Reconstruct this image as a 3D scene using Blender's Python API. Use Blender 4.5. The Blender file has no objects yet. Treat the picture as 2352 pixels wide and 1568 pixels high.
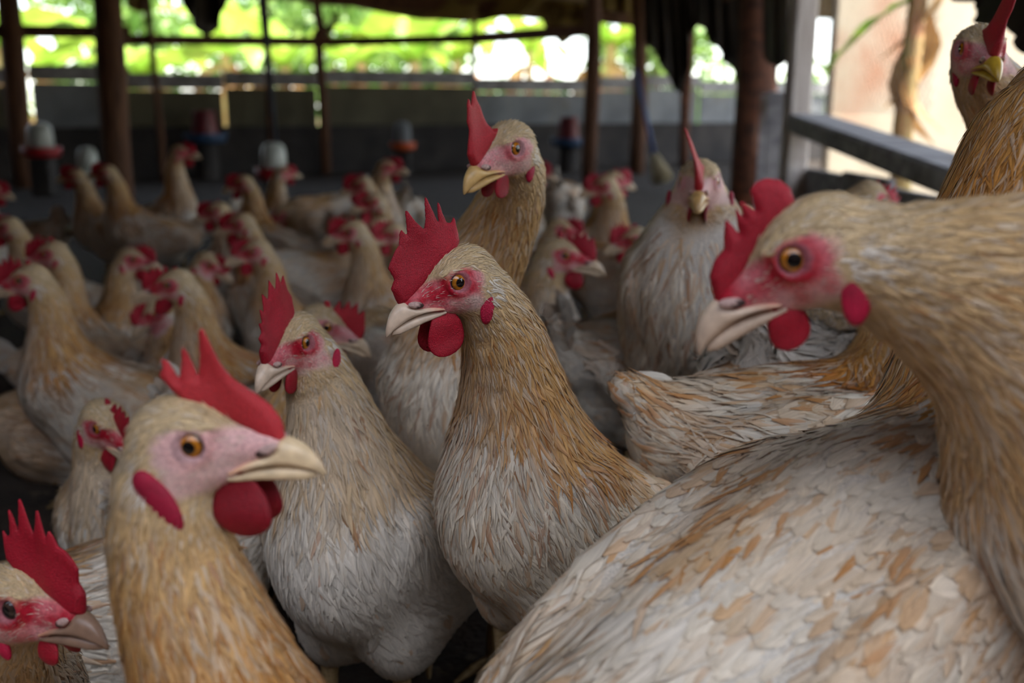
import bpy, math, random
import numpy as np
from mathutils import Vector, Matrix

# ------------------------------------------------------------------ camera, sky, sun, exposure
SC = bpy.context.scene
COL = SC.collection
F_PX = 2352 * 35.0 / 36.0
CAM_H = 0.54
PITCH = math.atan((784 - 250) / F_PX)
cam_d = bpy.data.cameras.new('camera'); cam_d.lens = 35.0; cam_d.sensor_width = 36.0
cam_d.clip_start = 0.02; cam_d.clip_end = 300
cam_d.dof.use_dof = True; cam_d.dof.focus_distance = 0.625; cam_d.dof.aperture_fstop = 5.6
cam = bpy.data.objects.new('camera', cam_d); COL.objects.link(cam)
cam.location = (0, 0, CAM_H); cam.rotation_euler = (math.pi / 2 - PITCH, 0, 0)
SC.camera = cam

wd = bpy.data.worlds.new('sky'); SC.world = wd; wd.use_nodes = True
nt = wd.node_tree; nt.nodes.clear()
wo = nt.nodes.new('ShaderNodeOutputWorld'); bg = nt.nodes.new('ShaderNodeBackground')
sky = nt.nodes.new('ShaderNodeTexSky'); sky.sky_type = 'NISHITA'; sky.sun_disc = False
sky.sun_elevation = math.radians(58); sky.sun_rotation = math.radians(150)
sky.air_density = 1.0; sky.dust_density = 0.5; sky.ozone_density = 1.0
hsv = nt.nodes.new('ShaderNodeHueSaturation'); hsv.inputs['Saturation'].default_value = .4
nt.links.new(sky.outputs[0], hsv.inputs['Color']); nt.links.new(hsv.outputs[0], bg.inputs[0]); nt.links.new(bg.outputs[0], wo.inputs[0])
bg.inputs[1].default_value = 0.85

sun_d = bpy.data.lights.new('sun', 'SUN'); sun_d.energy = 23.0; sun_d.angle = math.radians(0.6); sun_d.color = (1.0, .93, .82)
sun = bpy.data.objects.new('sun', sun_d); COL.objects.link(sun)
sun.rotation_euler = Vector((-.40, .10, -.90)).to_track_quat('-Z', 'Y').to_euler(); sun.location = (0, 0, 12)

SC.view_settings.view_transform = 'Standard'; SC.view_settings.look = 'None'
SC.view_settings.exposure = -0.42; SC.view_settings.gamma = 1.0
SC.view_settings.use_curve_mapping = False
SC.cycles.use_denoising = True; SC.cycles.use_adaptive_sampling = True; SC.cycles.adaptive_threshold = 0.1; SC.cycles.adaptive_min_samples = 16
SC.cycles.max_bounces = 5; SC.cycles.diffuse_bounces = 3; SC.cycles.glossy_bounces = 2
SC.cycles.transparent_max_bounces = 6; SC.cycles.sample_clamp_indirect = 6.0

ROOF_Y, ROOF_Z = 0.08, 1.3
CAMV = np.array([0, 0, CAM_H])
FWD = np.array([0, math.cos(PITCH), -math.sin(PITCH)]); UPV = np.array([0, math.sin(PITCH), math.cos(PITCH)])
def P(px, py, d):
    """the world point seen at a photo pixel at depth d"""
    return CAMV + d * FWD + np.array([1.0, 0, 0]) * ((px - 1176) / F_PX * d) + UPV * (-(py - 784) / F_PX * d)

# ------------------------------------------------------------------ small helpers
RNG = np.random.default_rng(7)
def lin(r, g, b):
    f = lambda c: (c / 255 / 12.92) if c / 255 <= .04045 else ((c / 255 + .055) / 1.055) ** 2.4
    return np.array([f(r), f(g), f(b)])
def norm(v): return v / np.maximum(np.linalg.norm(v, axis=-1, keepdims=True), 1e-9)
def sstep(a, b, x):
    t = np.clip((x - a) / (b - a), 0, 1); return t * t * (3 - 2 * t)

def mk_mesh(name, V, Fq, col=None, fuv=None, smooth=True, nrm=None):
    """numpy arrays -> mesh; Fq is a list of face arrays (quads and/or tris)"""
    me = bpy.data.meshes.new(name)
    if isinstance(Fq, np.ndarray): Fq = [Fq]
    Fq = [f for f in Fq if len(f)]
    nv = len(V); nl = sum(f.size for f in Fq); nf = sum(len(f) for f in Fq)
    me.vertices.add(nv); me.vertices.foreach_set('co', np.asarray(V, np.float32).ravel())
    me.loops.add(nl); me.loops.foreach_set('vertex_index', np.concatenate([f.ravel() for f in Fq]).astype(np.int32))
    tot = np.concatenate([np.full(len(f), f.shape[1]) for f in Fq]).astype(np.int32)
    st = np.concatenate([[0], np.cumsum(tot)[:-1]]).astype(np.int32)
    me.polygons.add(nf); me.polygons.foreach_set('loop_start', st)
    me.polygons.foreach_set('use_smooth', np.full(nf, smooth, bool))
    if col is not None:
        a = me.attributes.new('Col', 'FLOAT_COLOR', 'POINT')
        c4 = np.ones((nv, 4), np.float32); c4[:, :3] = col; a.data.foreach_set('color', c4.ravel())
    if fuv is not None:
        a = me.attributes.new('fuv', 'FLOAT_VECTOR', 'POINT'); a.data.foreach_set('vector', np.asarray(fuv, np.float32).ravel())
    me.update(calc_edges=True)
    if nrm is not None:
        a = me.attributes.new('custom_normal', 'FLOAT_VECTOR', 'POINT'); a.data.foreach_set('vector', np.asarray(nrm, np.float32).ravel())
    return me

def link(name, me, mat=None, parent=None, loc=None):
    o = bpy.data.objects.new(name, me); COL.objects.link(o)
    if mat is not None and me is not None and not me.materials: me.materials.append(mat)
    if parent is not None: o.parent = parent
    if loc is not None: o.location = loc
    return o
def tag(o, label, cat, group=None):
    o['label'] = label; o['category'] = cat
    if group: o['group'] = group
    return o
def empty(name, loc, rz=0):
    o = bpy.data.objects.new(name, None); COL.objects.link(o); o.location = loc; o.rotation_euler = (0, 0, rz)
    o.empty_display_size = .05
    return o
def struct(o): o['kind'] = 'structure'; return o

class MB:
    """collects boxes, tubes and sheets into one mesh"""
    def __init__(s): s.V = []; s.Q = []; s.T = []; s.n = 0
    def add(s, V, Q=None, T=None):
        V = np.asarray(V, float)
        if Q is not None and len(Q): s.Q.append(np.asarray(Q) + s.n)
        if T is not None and len(T): s.T.append(np.asarray(T) + s.n)
        s.V.append(V); s.n += len(V); return s
    def box(s, c, size, M=None, bev=0.0):
        h = np.array(size) / 2
        b = min(bev, *(h * .9)) if bev else 0
        if not b:
            V = np.array([[x, y, z] for x in (-1, 1) for y in (-1, 1) for z in (-1, 1)]) * h
            Q = [[0, 1, 3, 2], [4, 6, 7, 5], [0, 4, 5, 1], [2, 3, 7, 6], [0, 2, 6, 4], [1, 5, 7, 3]]
            T = None
        else:
            V = []; idx = {}
            for sx in (-1, 1):
                for sy in (-1, 1):
                    for sz in (-1, 1):
                        for ax in range(3):
                            v = np.array([sx, sy, sz]) * (h - b); v[ax] = (sx, sy, sz)[ax] * h[ax]
                            idx[(sx, sy, sz, ax)] = len(V); V.append(v)
            Q = []; T = []
            for ax in range(3):
                o1, o2 = [(1, 2), (2, 0), (0, 1)][ax]
                for sg in (-1, 1):
                    q = []
                    for a, c2 in ((-1, -1), (1, -1), (1, 1), (-1, 1)):
                        k = [0, 0, 0]; k[ax] = sg; k[o1] = a; k[o2] = c2; q.append(idx[(*k, ax)])
                    Q.append(q if sg > 0 else q[::-1])
            for ax in range(3):
                o1, o2 = [(1, 2), (2, 0), (0, 1)][ax]
                for a in (-1, 1):
                    for c2 in (-1, 1):
                        k0 = [0, 0, 0]; k1 = [0, 0, 0]
                        k0[ax] = -1; k1[ax] = 1; k0[o1] = k1[o1] = a; k0[o2] = k1[o2] = c2
                        q = [idx[(*k0, o1)], idx[(*k1, o1)], idx[(*k1, o2)], idx[(*k0, o2)]]
                        Q.append(q if a * c2 > 0 else q[::-1])
            for sx in (-1, 1):
                for sy in (-1, 1):
                    for sz in (-1, 1):
                        t = [idx[(sx, sy, sz, a)] for a in range(3)]
                        T.append(t if sx * sy * sz > 0 else t[::-1])
            V = np.array(V)
        if M is not None: V = V @ np.asarray(M).T
        return s.add(V + np.asarray(c), Q, T)
    def tube(s, pts, rad, n=8, cap=True):
        pts = np.asarray(pts, float); m = len(pts); rad = np.broadcast_to(rad, (m,))
        tg = norm(np.gradient(pts, axis=0))
        ref = np.array([0, 0, 1.0]) if abs(tg[0][2]) < .9 else np.array([1.0, 0, 0])
        u = norm(np.cross(tg, ref)); w = np.cross(tg, u)
        a = np.linspace(0, 2 * math.pi, n, endpoint=False)
        V = pts[:, None] + rad[:, None, None] * (np.cos(a)[None, :, None] * u[:, None] + np.sin(a)[None, :, None] * w[:, None])
        V = V.reshape(-1, 3); Q = []
        for i in range(m - 1):
            for j in range(n):
                Q.append([i * n + j, i * n + (j + 1) % n, (i + 1) * n + (j + 1) % n, (i + 1) * n + j])
        T = []
        if cap:
            V = np.vstack([V, pts[0], pts[-1]])
            for j in range(n):
                T.append([m * n, (j + 1) % n, j]); T.append([m * n + 1, (m - 1) * n + j, (m - 1) * n + (j + 1) % n])
        return s.add(V, Q, T)
    def lathe(s, prof, c=(0, 0, 0), n=24):
        prof = np.array(prof, float); m = len(prof); a = np.linspace(0, 2 * math.pi, n, endpoint=False)
        V = np.stack([prof[:, None, 0] * np.cos(a), prof[:, None, 0] * np.sin(a), np.repeat(prof[:, 1:2], n, 1)], -1).reshape(-1, 3)
        Q = [[i * n + j, i * n + (j + 1) % n, (i + 1) * n + (j + 1) % n, (i + 1) * n + j] for i in range(m - 1) for j in range(n)]
        return s.add(V + np.asarray(c), Q)
    def grid(s, G):
        a, b = G.shape[:2]
        Q = [[i * b + j, (i + 1) * b + j, (i + 1) * b + j + 1, i * b + j + 1] for i in range(a - 1) for j in range(b - 1)]
        return s.add(G.reshape(-1, 3), Q)
    def mesh(s, name, smooth=False):
        Fs = []
        if s.Q: Fs.append(np.concatenate(s.Q))
        if s.T: Fs.append(np.concatenate(s.T))
        return mk_mesh(name, np.concatenate(s.V), Fs, smooth=smooth)

# ------------------------------------------------------------------ materials
def newmat(name):
    m = bpy.data.materials.new(name); m.use_nodes = True
    return m, m.node_tree, m.node_tree.nodes['Principled BSDF']
def N(t, typ, **kw):
    n = t.nodes.new(typ)
    for k, v in kw.items(): setattr(n, k, v)
    return n
def mat_noise(name, c1, c2, scale=8, rough=.8, bump=.0, bscale=60, stretch=(1, 1, 1), metallic=0, detail=5, c3=None, c3scale=3, c3cut=.6):
    m, t, b = newmat(name)
    tc = N(t, 'ShaderNodeTexCoord'); mp = N(t, 'ShaderNodeMapping'); mp.inputs['Scale'].default_value = stretch
    t.links.new(tc.outputs['Object'], mp.inputs[0])
    n = N(t, 'ShaderNodeTexNoise'); n.inputs['Scale'].default_value = scale; n.inputs['Detail'].default_value = detail
    t.links.new(mp.outputs[0], n.inputs[0])
    r = N(t, 'ShaderNodeValToRGB'); r.color_ramp.elements[0].color = (*c1, 1); r.color_ramp.elements[1].color = (*c2, 1)
    r.color_ramp.elements[0].position = .35; r.color_ramp.elements[1].position = .65
    t.links.new(n.outputs['Fac'], r.inputs[0])
    out = r.outputs[0]
    if c3 is not None:
        n3 = N(t, 'ShaderNodeTexNoise'); n3.inputs['Scale'].default_value = c3scale; n3.inputs['Detail'].default_value = 4
        t.links.new(tc.outputs['Object'], n3.inputs[0])
        r3 = N(t, 'ShaderNodeValToRGB'); r3.color_ramp.elements[0].position = c3cut - .06; r3.color_ramp.elements[1].position = c3cut + .1
        t.links.new(n3.outputs['Fac'], r3.inputs[0])
        mx = N(t, 'ShaderNodeMixRGB'); mx.inputs[2].default_value = (*c3, 1)
        t.links.new(r3.outputs[0], mx.inputs[0]); t.links.new(out, mx.inputs[1]); out = mx.outputs[0]
    t.links.new(out, b.inputs['Base Color'])
    b.inputs['Roughness'].default_value = rough; b.inputs['Metallic'].default_value = metallic
    if bump:
        n2 = N(t, 'ShaderNodeTexNoise'); n2.inputs['Scale'].default_value = bscale; n2.inputs['Detail'].default_value = 4
        t.links.new(mp.outputs[0], n2.inputs[0])
        bp = N(t, 'ShaderNodeBump'); bp.inputs['Strength'].default_value = bump; bp.inputs['Distance'].default_value = .01
        t.links.new(n2.outputs['Fac'], bp.inputs['Height']); t.links.new(bp.outputs[0], b.inputs['Normal'])
    return m
def mat_feather():
    m, t, b = newmat('feather')
    a = N(t, 'ShaderNodeAttribute', attribute_name='Col'); u = N(t, 'ShaderNodeAttribute', attribute_name='fuv')
    mp = N(t, 'ShaderNodeMapping'); mp.inputs['Scale'].default_value = (6.5, .8, 37.0)
    t.links.new(u.outputs['Vector'], mp.inputs[0])
    n = N(t, 'ShaderNodeTexNoise'); n.inputs['Scale'].default_value = 1.7; n.inputs['Detail'].default_value = 5; n.inputs['Roughness'].default_value = .7
    t.links.new(mp.outputs[0], n.inputs[0])
    r = N(t, 'ShaderNodeMapRange'); r.inputs[1].default_value = .3; r.inputs[2].default_value = .7; r.inputs[3].default_value = .72; r.inputs[4].default_value = 1.16
    t.links.new(n.outputs['Fac'], r.inputs[0])
    mx = N(t, 'ShaderNodeMixRGB', blend_type='MULTIPLY'); mx.inputs[0].default_value = 1
    t.links.new(a.outputs['Color'], mx.inputs[1]); t.links.new(r.outputs[0], mx.inputs[2])
    t.links.new(mx.outputs[0], b.inputs['Base Color'])
    b.inputs['Roughness'].default_value = .55; b.inputs['Specular IOR Level'].default_value = .35
    bp = N(t, 'ShaderNodeBump'); bp.inputs['Strength'].default_value = .5; bp.inputs['Distance'].default_value = .0008
    t.links.new(n.outputs['Fac'], bp.inputs['Height']); t.links.new(bp.outputs[0], b.inputs['Normal'])
    return m
def mat_skin(name, rough=.5, scale=900, bump=.5, spec=.35, dist=.0006, vary=.25):
    m, t, b = newmat(name)
    a = N(t, 'ShaderNodeAttribute', attribute_name='Col'); tc = N(t, 'ShaderNodeTexCoord')
    n = N(t, 'ShaderNodeTexNoise'); n.inputs['Scale'].default_value = scale; n.inputs['Detail'].default_value = 3
    t.links.new(tc.outputs['Object'], n.inputs[0])
    r = N(t, 'ShaderNodeMapRange'); r.inputs[1].default_value = .3; r.inputs[2].default_value = .7; r.inputs[3].default_value = 1 - vary; r.inputs[4].default_value = 1 + vary
    t.links.new(n.outputs['Fac'], r.inputs[0])
    mx = N(t, 'ShaderNodeMixRGB', blend_type='MULTIPLY'); mx.inputs[0].default_value = 1
    t.links.new(a.outputs['Color'], mx.inputs[1]); t.links.new(r.outputs[0], mx.inputs[2]); t.links.new(mx.outputs[0], b.inputs['Base Color'])
    b.inputs['Roughness'].default_value = rough; b.inputs['Specular IOR Level'].default_value = spec
    bp = N(t, 'ShaderNodeBump'); bp.inputs['Strength'].default_value = bump; bp.inputs['Distance'].default_value = dist
    t.links.new(n.outputs['Fac'], bp.inputs['Height']); t.links.new(bp.outputs[0], b.inputs['Normal'])
    return m
M = {}
M['feather'] = mat_feather()
M['skin'] = mat_skin('face_skin', .55, 700, .6)
M['comb'] = mat_skin('comb_skin', .5, 1300, .9, dist=.0007, vary=.3)
M['beak'] = mat_skin('beak_horn', .32, 160, .15, .5, vary=.15)
M['eye'] = mat_skin('eye_wet', .04, 500, .0, .7, vary=.12)
M['leg'] = mat_noise('leg_scales', lin(120, 96, 58), lin(146, 122, 82), 200, .6, .4, 400)

# ------------------------------------------------------------------ implicit surfaces
def surfnet(Fv, o, h):
    """naive surface nets: a closed quad mesh of Fv = 0 (negative inside)"""
    ins = Fv < 0
    nx, ny, nz = Fv.shape
    C = [(a, b, c) for a in (0, 1) for b in (0, 1) for c in (0, 1)]
    cnt = np.zeros((nx - 1, ny - 1, nz - 1), np.int8)
    for a, b, c in C: cnt += ins[a:a + nx - 1, b:b + ny - 1, c:c + nz - 1]
    act = (cnt > 0) & (cnt < 8)
    I = np.argwhere(act); idx = -np.ones(act.shape, np.int64); idx[act] = np.arange(len(I))
    val = {c: Fv[I[:, 0] + c[0], I[:, 1] + c[1], I[:, 2] + c[2]] for c in C}
    acc = np.zeros((len(I), 3)); num = np.zeros(len(I))
    for a in C:
        for ax in range(3):
            if a[ax]: continue
            b = list(a); b[ax] = 1; b = tuple(b)
            va, vb = val[a], val[b]; m = (va < 0) != (vb < 0)
            t = np.zeros(len(I)); t[m] = va[m] / (va[m] - vb[m])
            p = np.repeat(np.array(a, float)[None], len(I), 0); p[:, ax] += t
            acc[m] += p[m]; num += m
    V = o + h * (I + acc / num[:, None])
    Q = []
    for ax in range(3):
        o1, o2 = [(1, 2), (2, 0), (0, 1)][ax]
        sl0 = [slice(None)] * 3; sl1 = [slice(None)] * 3
        sl0[ax] = slice(0, -1); sl1[ax] = slice(1, None)
        df = ins[tuple(sl0)] != ins[tuple(sl1)]
        E = np.argwhere(df)
        E = E[(E[:, o1] > 0) & (E[:, o2] > 0) & (E[:, o1] < Fv.shape[o1] - 1) & (E[:, o2] < Fv.shape[o2] - 1)]
        if not len(E): continue
        def cell(d1, d2):
            e = E.copy(); e[:, o1] += d1; e[:, o2] += d2
            return idx[e[:, 0], e[:, 1], e[:, 2]]
        q = np.stack([cell(-1, -1), cell(0, -1), cell(0, 0), cell(-1, 0)], 1)
        fl = ~ins[E[:, 0], E[:, 1], E[:, 2]]
        q[fl] = q[fl][:, ::-1]
        Q.append(q)
    Q = np.concatenate(Q); Q = Q[(Q >= 0).all(1)]
    return V, Q
def smin(a, b, k):
    h = np.maximum(k - np.abs(a - b), 0) / k
    return np.minimum(a, b) - h * h * k * .25
def ell(p, c, r):
    x = (p[..., 0] - np.float32(c[0])) * np.float32(1 / r[0]); y = (p[..., 1] - np.float32(c[1])) * np.float32(1 / r[1]); z = (p[..., 2] - np.float32(c[2])) * np.float32(1 / r[2])
    k0 = np.sqrt(x * x + y * y + z * z)
    x *= np.float32(1 / r[0]); y *= np.float32(1 / r[1]); z *= np.float32(1 / r[2])
    return k0 * (k0 - 1) / np.maximum(np.sqrt(x * x + y * y + z * z), np.float32(1e-6))
def cap(p, a, b, ra, rb):
    ba = np.asarray(b, float) - np.asarray(a, float); k = 1 / max(ba @ ba, 1e-12)
    x = p[..., 0] - np.float32(a[0]); y = p[..., 1] - np.float32(a[1]); z = p[..., 2] - np.float32(a[2])
    b0, b1, b2 = (np.float32(v) for v in ba)
    t = np.clip((x * b0 + y * b1 + z * b2) * np.float32(k), 0, 1)
    x -= t * b0; y -= t * b1; z -= t * b2
    return np.sqrt(x * x + y * y + z * z) - (np.float32(ra) + np.float32(rb - ra) * t)
def gridpts(lo, hi, h):
    n = np.ceil((hi - lo) / h).astype(int) + 1
    g = [lo[i] + h * np.arange(n[i]) for i in range(3)]
    X = np.stack(np.meshgrid(*g, indexing='ij'), -1)
    return X, n
def eval_culled(fn, X, h):
    """evaluate fn on a grid, but only near the surface: blocks far from it keep their block value"""
    n = np.array(X.shape[:3]); B = 4; nb = -(-n // B)
    lo = X[0, 0, 0]; st = [X[1, 0, 0] - lo, X[0, 1, 0] - lo, X[0, 0, 1] - lo]
    I = np.stack(np.meshgrid(*[np.arange(k) for k in nb], indexing='ij'), -1).reshape(-1, 3) * B + (B - 1) / 2
    d = fn(lo + I[:, 0:1] * st[0] + I[:, 1:2] * st[1] + I[:, 2:3] * st[2]).reshape(nb)
    D = d.repeat(B, 0).repeat(B, 1).repeat(B, 2)[:n[0], :n[1], :n[2]].copy()
    m = np.abs(D) < h * B * 1.5
    D[m] = fn(X[m])
    return D
def rot_frame(yaw, pitch=0, roll=0):
    """columns: forward, left, up"""
    y, p, r = map(math.radians, (yaw, pitch, roll))
    f = np.array([math.cos(y) * math.cos(p), math.sin(y) * math.cos(p), math.sin(p)])
    l0 = np.array([-math.sin(y), math.cos(y), 0]); u0 = np.cross(f, l0)
    l = l0 * math.cos(r) + u0 * math.sin(r); u = np.cross(f, l)
    return np.stack([f, l, u], 1)
class Wob:
    """cheap smooth pseudo-noise from sines, about -1..1"""
    def __init__(s, rng, scale, n=7):
        s.k = rng.normal(size=(n, 3)) * scale; s.ph = rng.uniform(0, 6.28, n); s.n = n
    def __call__(s, p): return np.sin(p @ s.k.T + s.ph).sum(-1) / math.sqrt(s.n) / 1.2

# colours of the birds
WHITE = lin(221, 213, 200); CREAM = lin(203, 177, 136); TAN = lin(196, 156, 100); BUFF = lin(194, 138, 66); GINGER = lin(172, 100, 26)
RED = lin(176, 20, 44); DRED = lin(140, 8, 30); PINK = lin(205, 120, 125); PALE = lin(212, 178, 172)

COMBS = {
 'plume': [(36, -3), (38.5, 7), (36.5, 15), (33.5, 24), (34.5, 31), (32.5, 37), (31.5, 43), (29, 47), (27.5, 46), (26.5, 41), (24.5, 44), (21.5, 50), (19, 50), (17, 42), (14.5, 37), (13, 30), (11, 23), (7, 17.5), (1, 16), (-3, 14), (6, 8), (20, 1), (30, -5)],
 'spiky': [(37, -3), (38.5, 8), (35, 13), (37, 21), (33, 26), (29, 30), (25.5, 32), (23, 38), (20.5, 41), (18, 36), (16.5, 43), (15, 51), (13, 50), (10, 42), (6.5, 36), (4, 42), (2, 50), (0.5, 55), (-1, 54), (-3, 44), (-4.2, 37), (-5.5, 43), (-7.5, 49), (-9, 47), (-9.5, 40), (-10.5, 34), (-13, 33), (-16, 37), (-16.5, 34), (-16, 28), (-15, 20), (-9, 14), (5, 8), (20, 1), (30, -5)],
 'low': [(35, -4), (32, 7), (27, 12), (22, 14), (19.5, 19), (16, 25), (15, 23), (14, 17), (12.5, 22), (10.5, 28), (9.5, 22), (8, 29), (6, 25), (4.5, 22), (3, 30), (-1, 32), (-5, 31), (-9, 28), (-11, 23), (-10, 16), (-2, 11), (12, 5), (26, -5)],
 'leaning': [(35, -4), (34, 5), (30, 12), (24, 18), (16, 25), (12, 31), (9.5, 38), (6.5, 47), (4, 45), (2.5, 34), (1, 26), (-1.5, 36), (-4, 40), (-5, 33), (-7, 25), (-10, 33), (-13.5, 35), (-13.5, 30), (-15.5, 27), (-11, 20), (-7, 15), (4, 9), (20, 1), (28, -6)],
 'tall': [(36, -3), (37, 8), (34, 12), (36, 18), (31, 21), (32, 29), (27, 27), (26, 38), (21, 33), (18, 47), (13, 40), (8, 54), (4, 44), (-3, 56), (-6, 45), (-12, 50), (-13, 38), (-16, 30), (-13, 18), (-6, 13), (6, 8), (20, 1), (30, -5)],
 'flame': [(36, -3), (36, 8), (32, 14), (29, 22), (24, 28), (21, 36), (16, 40), (13, 50), (9, 48), (6, 60), (2, 58), (-2, 70), (-5, 64), (-8, 52), (-11, 40), (-14, 28), (-11, 18), (-5, 13), (6, 8), (20, 1), (30, -5)],
}
def rand_comb(rng):
    n = int(rng.integers(5, 7)); h = rng.uniform(20, 30); pts = [(36, -3), (36, 6)]
    for i in range(n):
        x0 = 33 - i * 46 / n; base = 9 + (1 - abs((i + .5) / n - .45) * 1.6) * h * .55
        tip = base + h * rng.uniform(.25, .5)
        pts += [(x0, base), (x0 - 46 / n * .45, tip)]
    pts += [(-15, 22), (-10, 14), (4, 8), (20, 1), (30, -5)]
    return pts

def comb_mesh(poly, lean, hmm, rng):
    """blade comb in head coordinates (mm): thickness follows the distance to the outline"""
    P2 = np.array(poly, float)
    lo = np.array([P2[:, 0].min() - 4, -8, P2[:, 1].min() - 4]); hi = np.array([P2[:, 0].max() + 4, 8, P2[:, 1].max() + 4])
    X, n = gridpts(lo, hi, hmm)
    q = X[:, 0][:, :, [0, 2]].reshape(-1, 2)
    A = P2; B = np.roll(P2, -1, 0)
    d = np.full(len(q), 1e9); inside = np.zeros(len(q), bool)
    for a, b in zip(A, B):
        ba = b - a; t = np.clip(((q - a) @ ba) / (ba @ ba), 0, 1)
        d = np.minimum(d, np.linalg.norm(q - a - t[:, None] * ba, axis=1))
        c = (a[1] > q[:, 1]) != (b[1] > q[:, 1])
        inside ^= c & (q[:, 0] < (b[0] - a[0]) * (q[:, 1] - a[1]) / (b[1] - a[1] + 1e-12) + a[0])
    sd = np.where(inside, d, -d).reshape(n[0], n[2])
    zz = X[:, 0, :, 2]; xx = X[:, 0, :, 0]
    base = 1 - sstep(2, 22, zz - np.interp(xx, [-10, 5, 20, 34], [15, 11, 4, -1]))
    half = 1.3 + 2.6 * base
    th = half * np.sqrt(np.clip(sd / 3.2, 0, 1)) - np.clip(-sd, 0, 3)
    Fv = np.abs(X[..., 1]) - th[:, None, :]
    V, Q = surfnet(Fv, lo, hmm)
    # the lean and a slow wave along the blade
    up = np.clip(V[:, 2] - np.interp(V[:, 0], [-10, 5, 20, 34], [15, 11, 4, -1]), 0, None)
    V[:, 1] += lean * up ** 1.5 / 7 + .9 * np.sin(V[:, 0] * .21 + 1) * np.clip(up / 12, 0, 1)
    return V, Q

def lathe_pts(rings, n, fn):
    """rings x n grid of points closed around; fn(i,theta) -> xyz; poles closed by tris"""
    a = np.linspace(0, 2 * math.pi, n, endpoint=False)
    V = np.array([fn(t, a) for t in rings]).reshape(-1, 3)
    m = len(rings)
    i, j = np.meshgrid(np.arange(m - 1), np.arange(n), indexing='ij'); i = i.ravel(); j = j.ravel()
    Q = np.stack([i * n + j, i * n + (j + 1) % n, (i + 1) * n + (j + 1) % n, (i + 1) * n + j], 1)
    return V, Q
def blob(c, r, nr=12, ns=16, M3=None):
    t = np.linspace(.02, math.pi - .02, nr)
    V, Q = lathe_pts(t, ns, lambda t, a: np.stack([np.full_like(a, -math.cos(t)), math.sin(t) * np.cos(a), math.sin(t) * np.sin(a)], -1))
    V = V * np.asarray(r)
    if M3 is not None: V = V @ np.asarray(M3).T
    return V + np.asarray(c), Q

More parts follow.
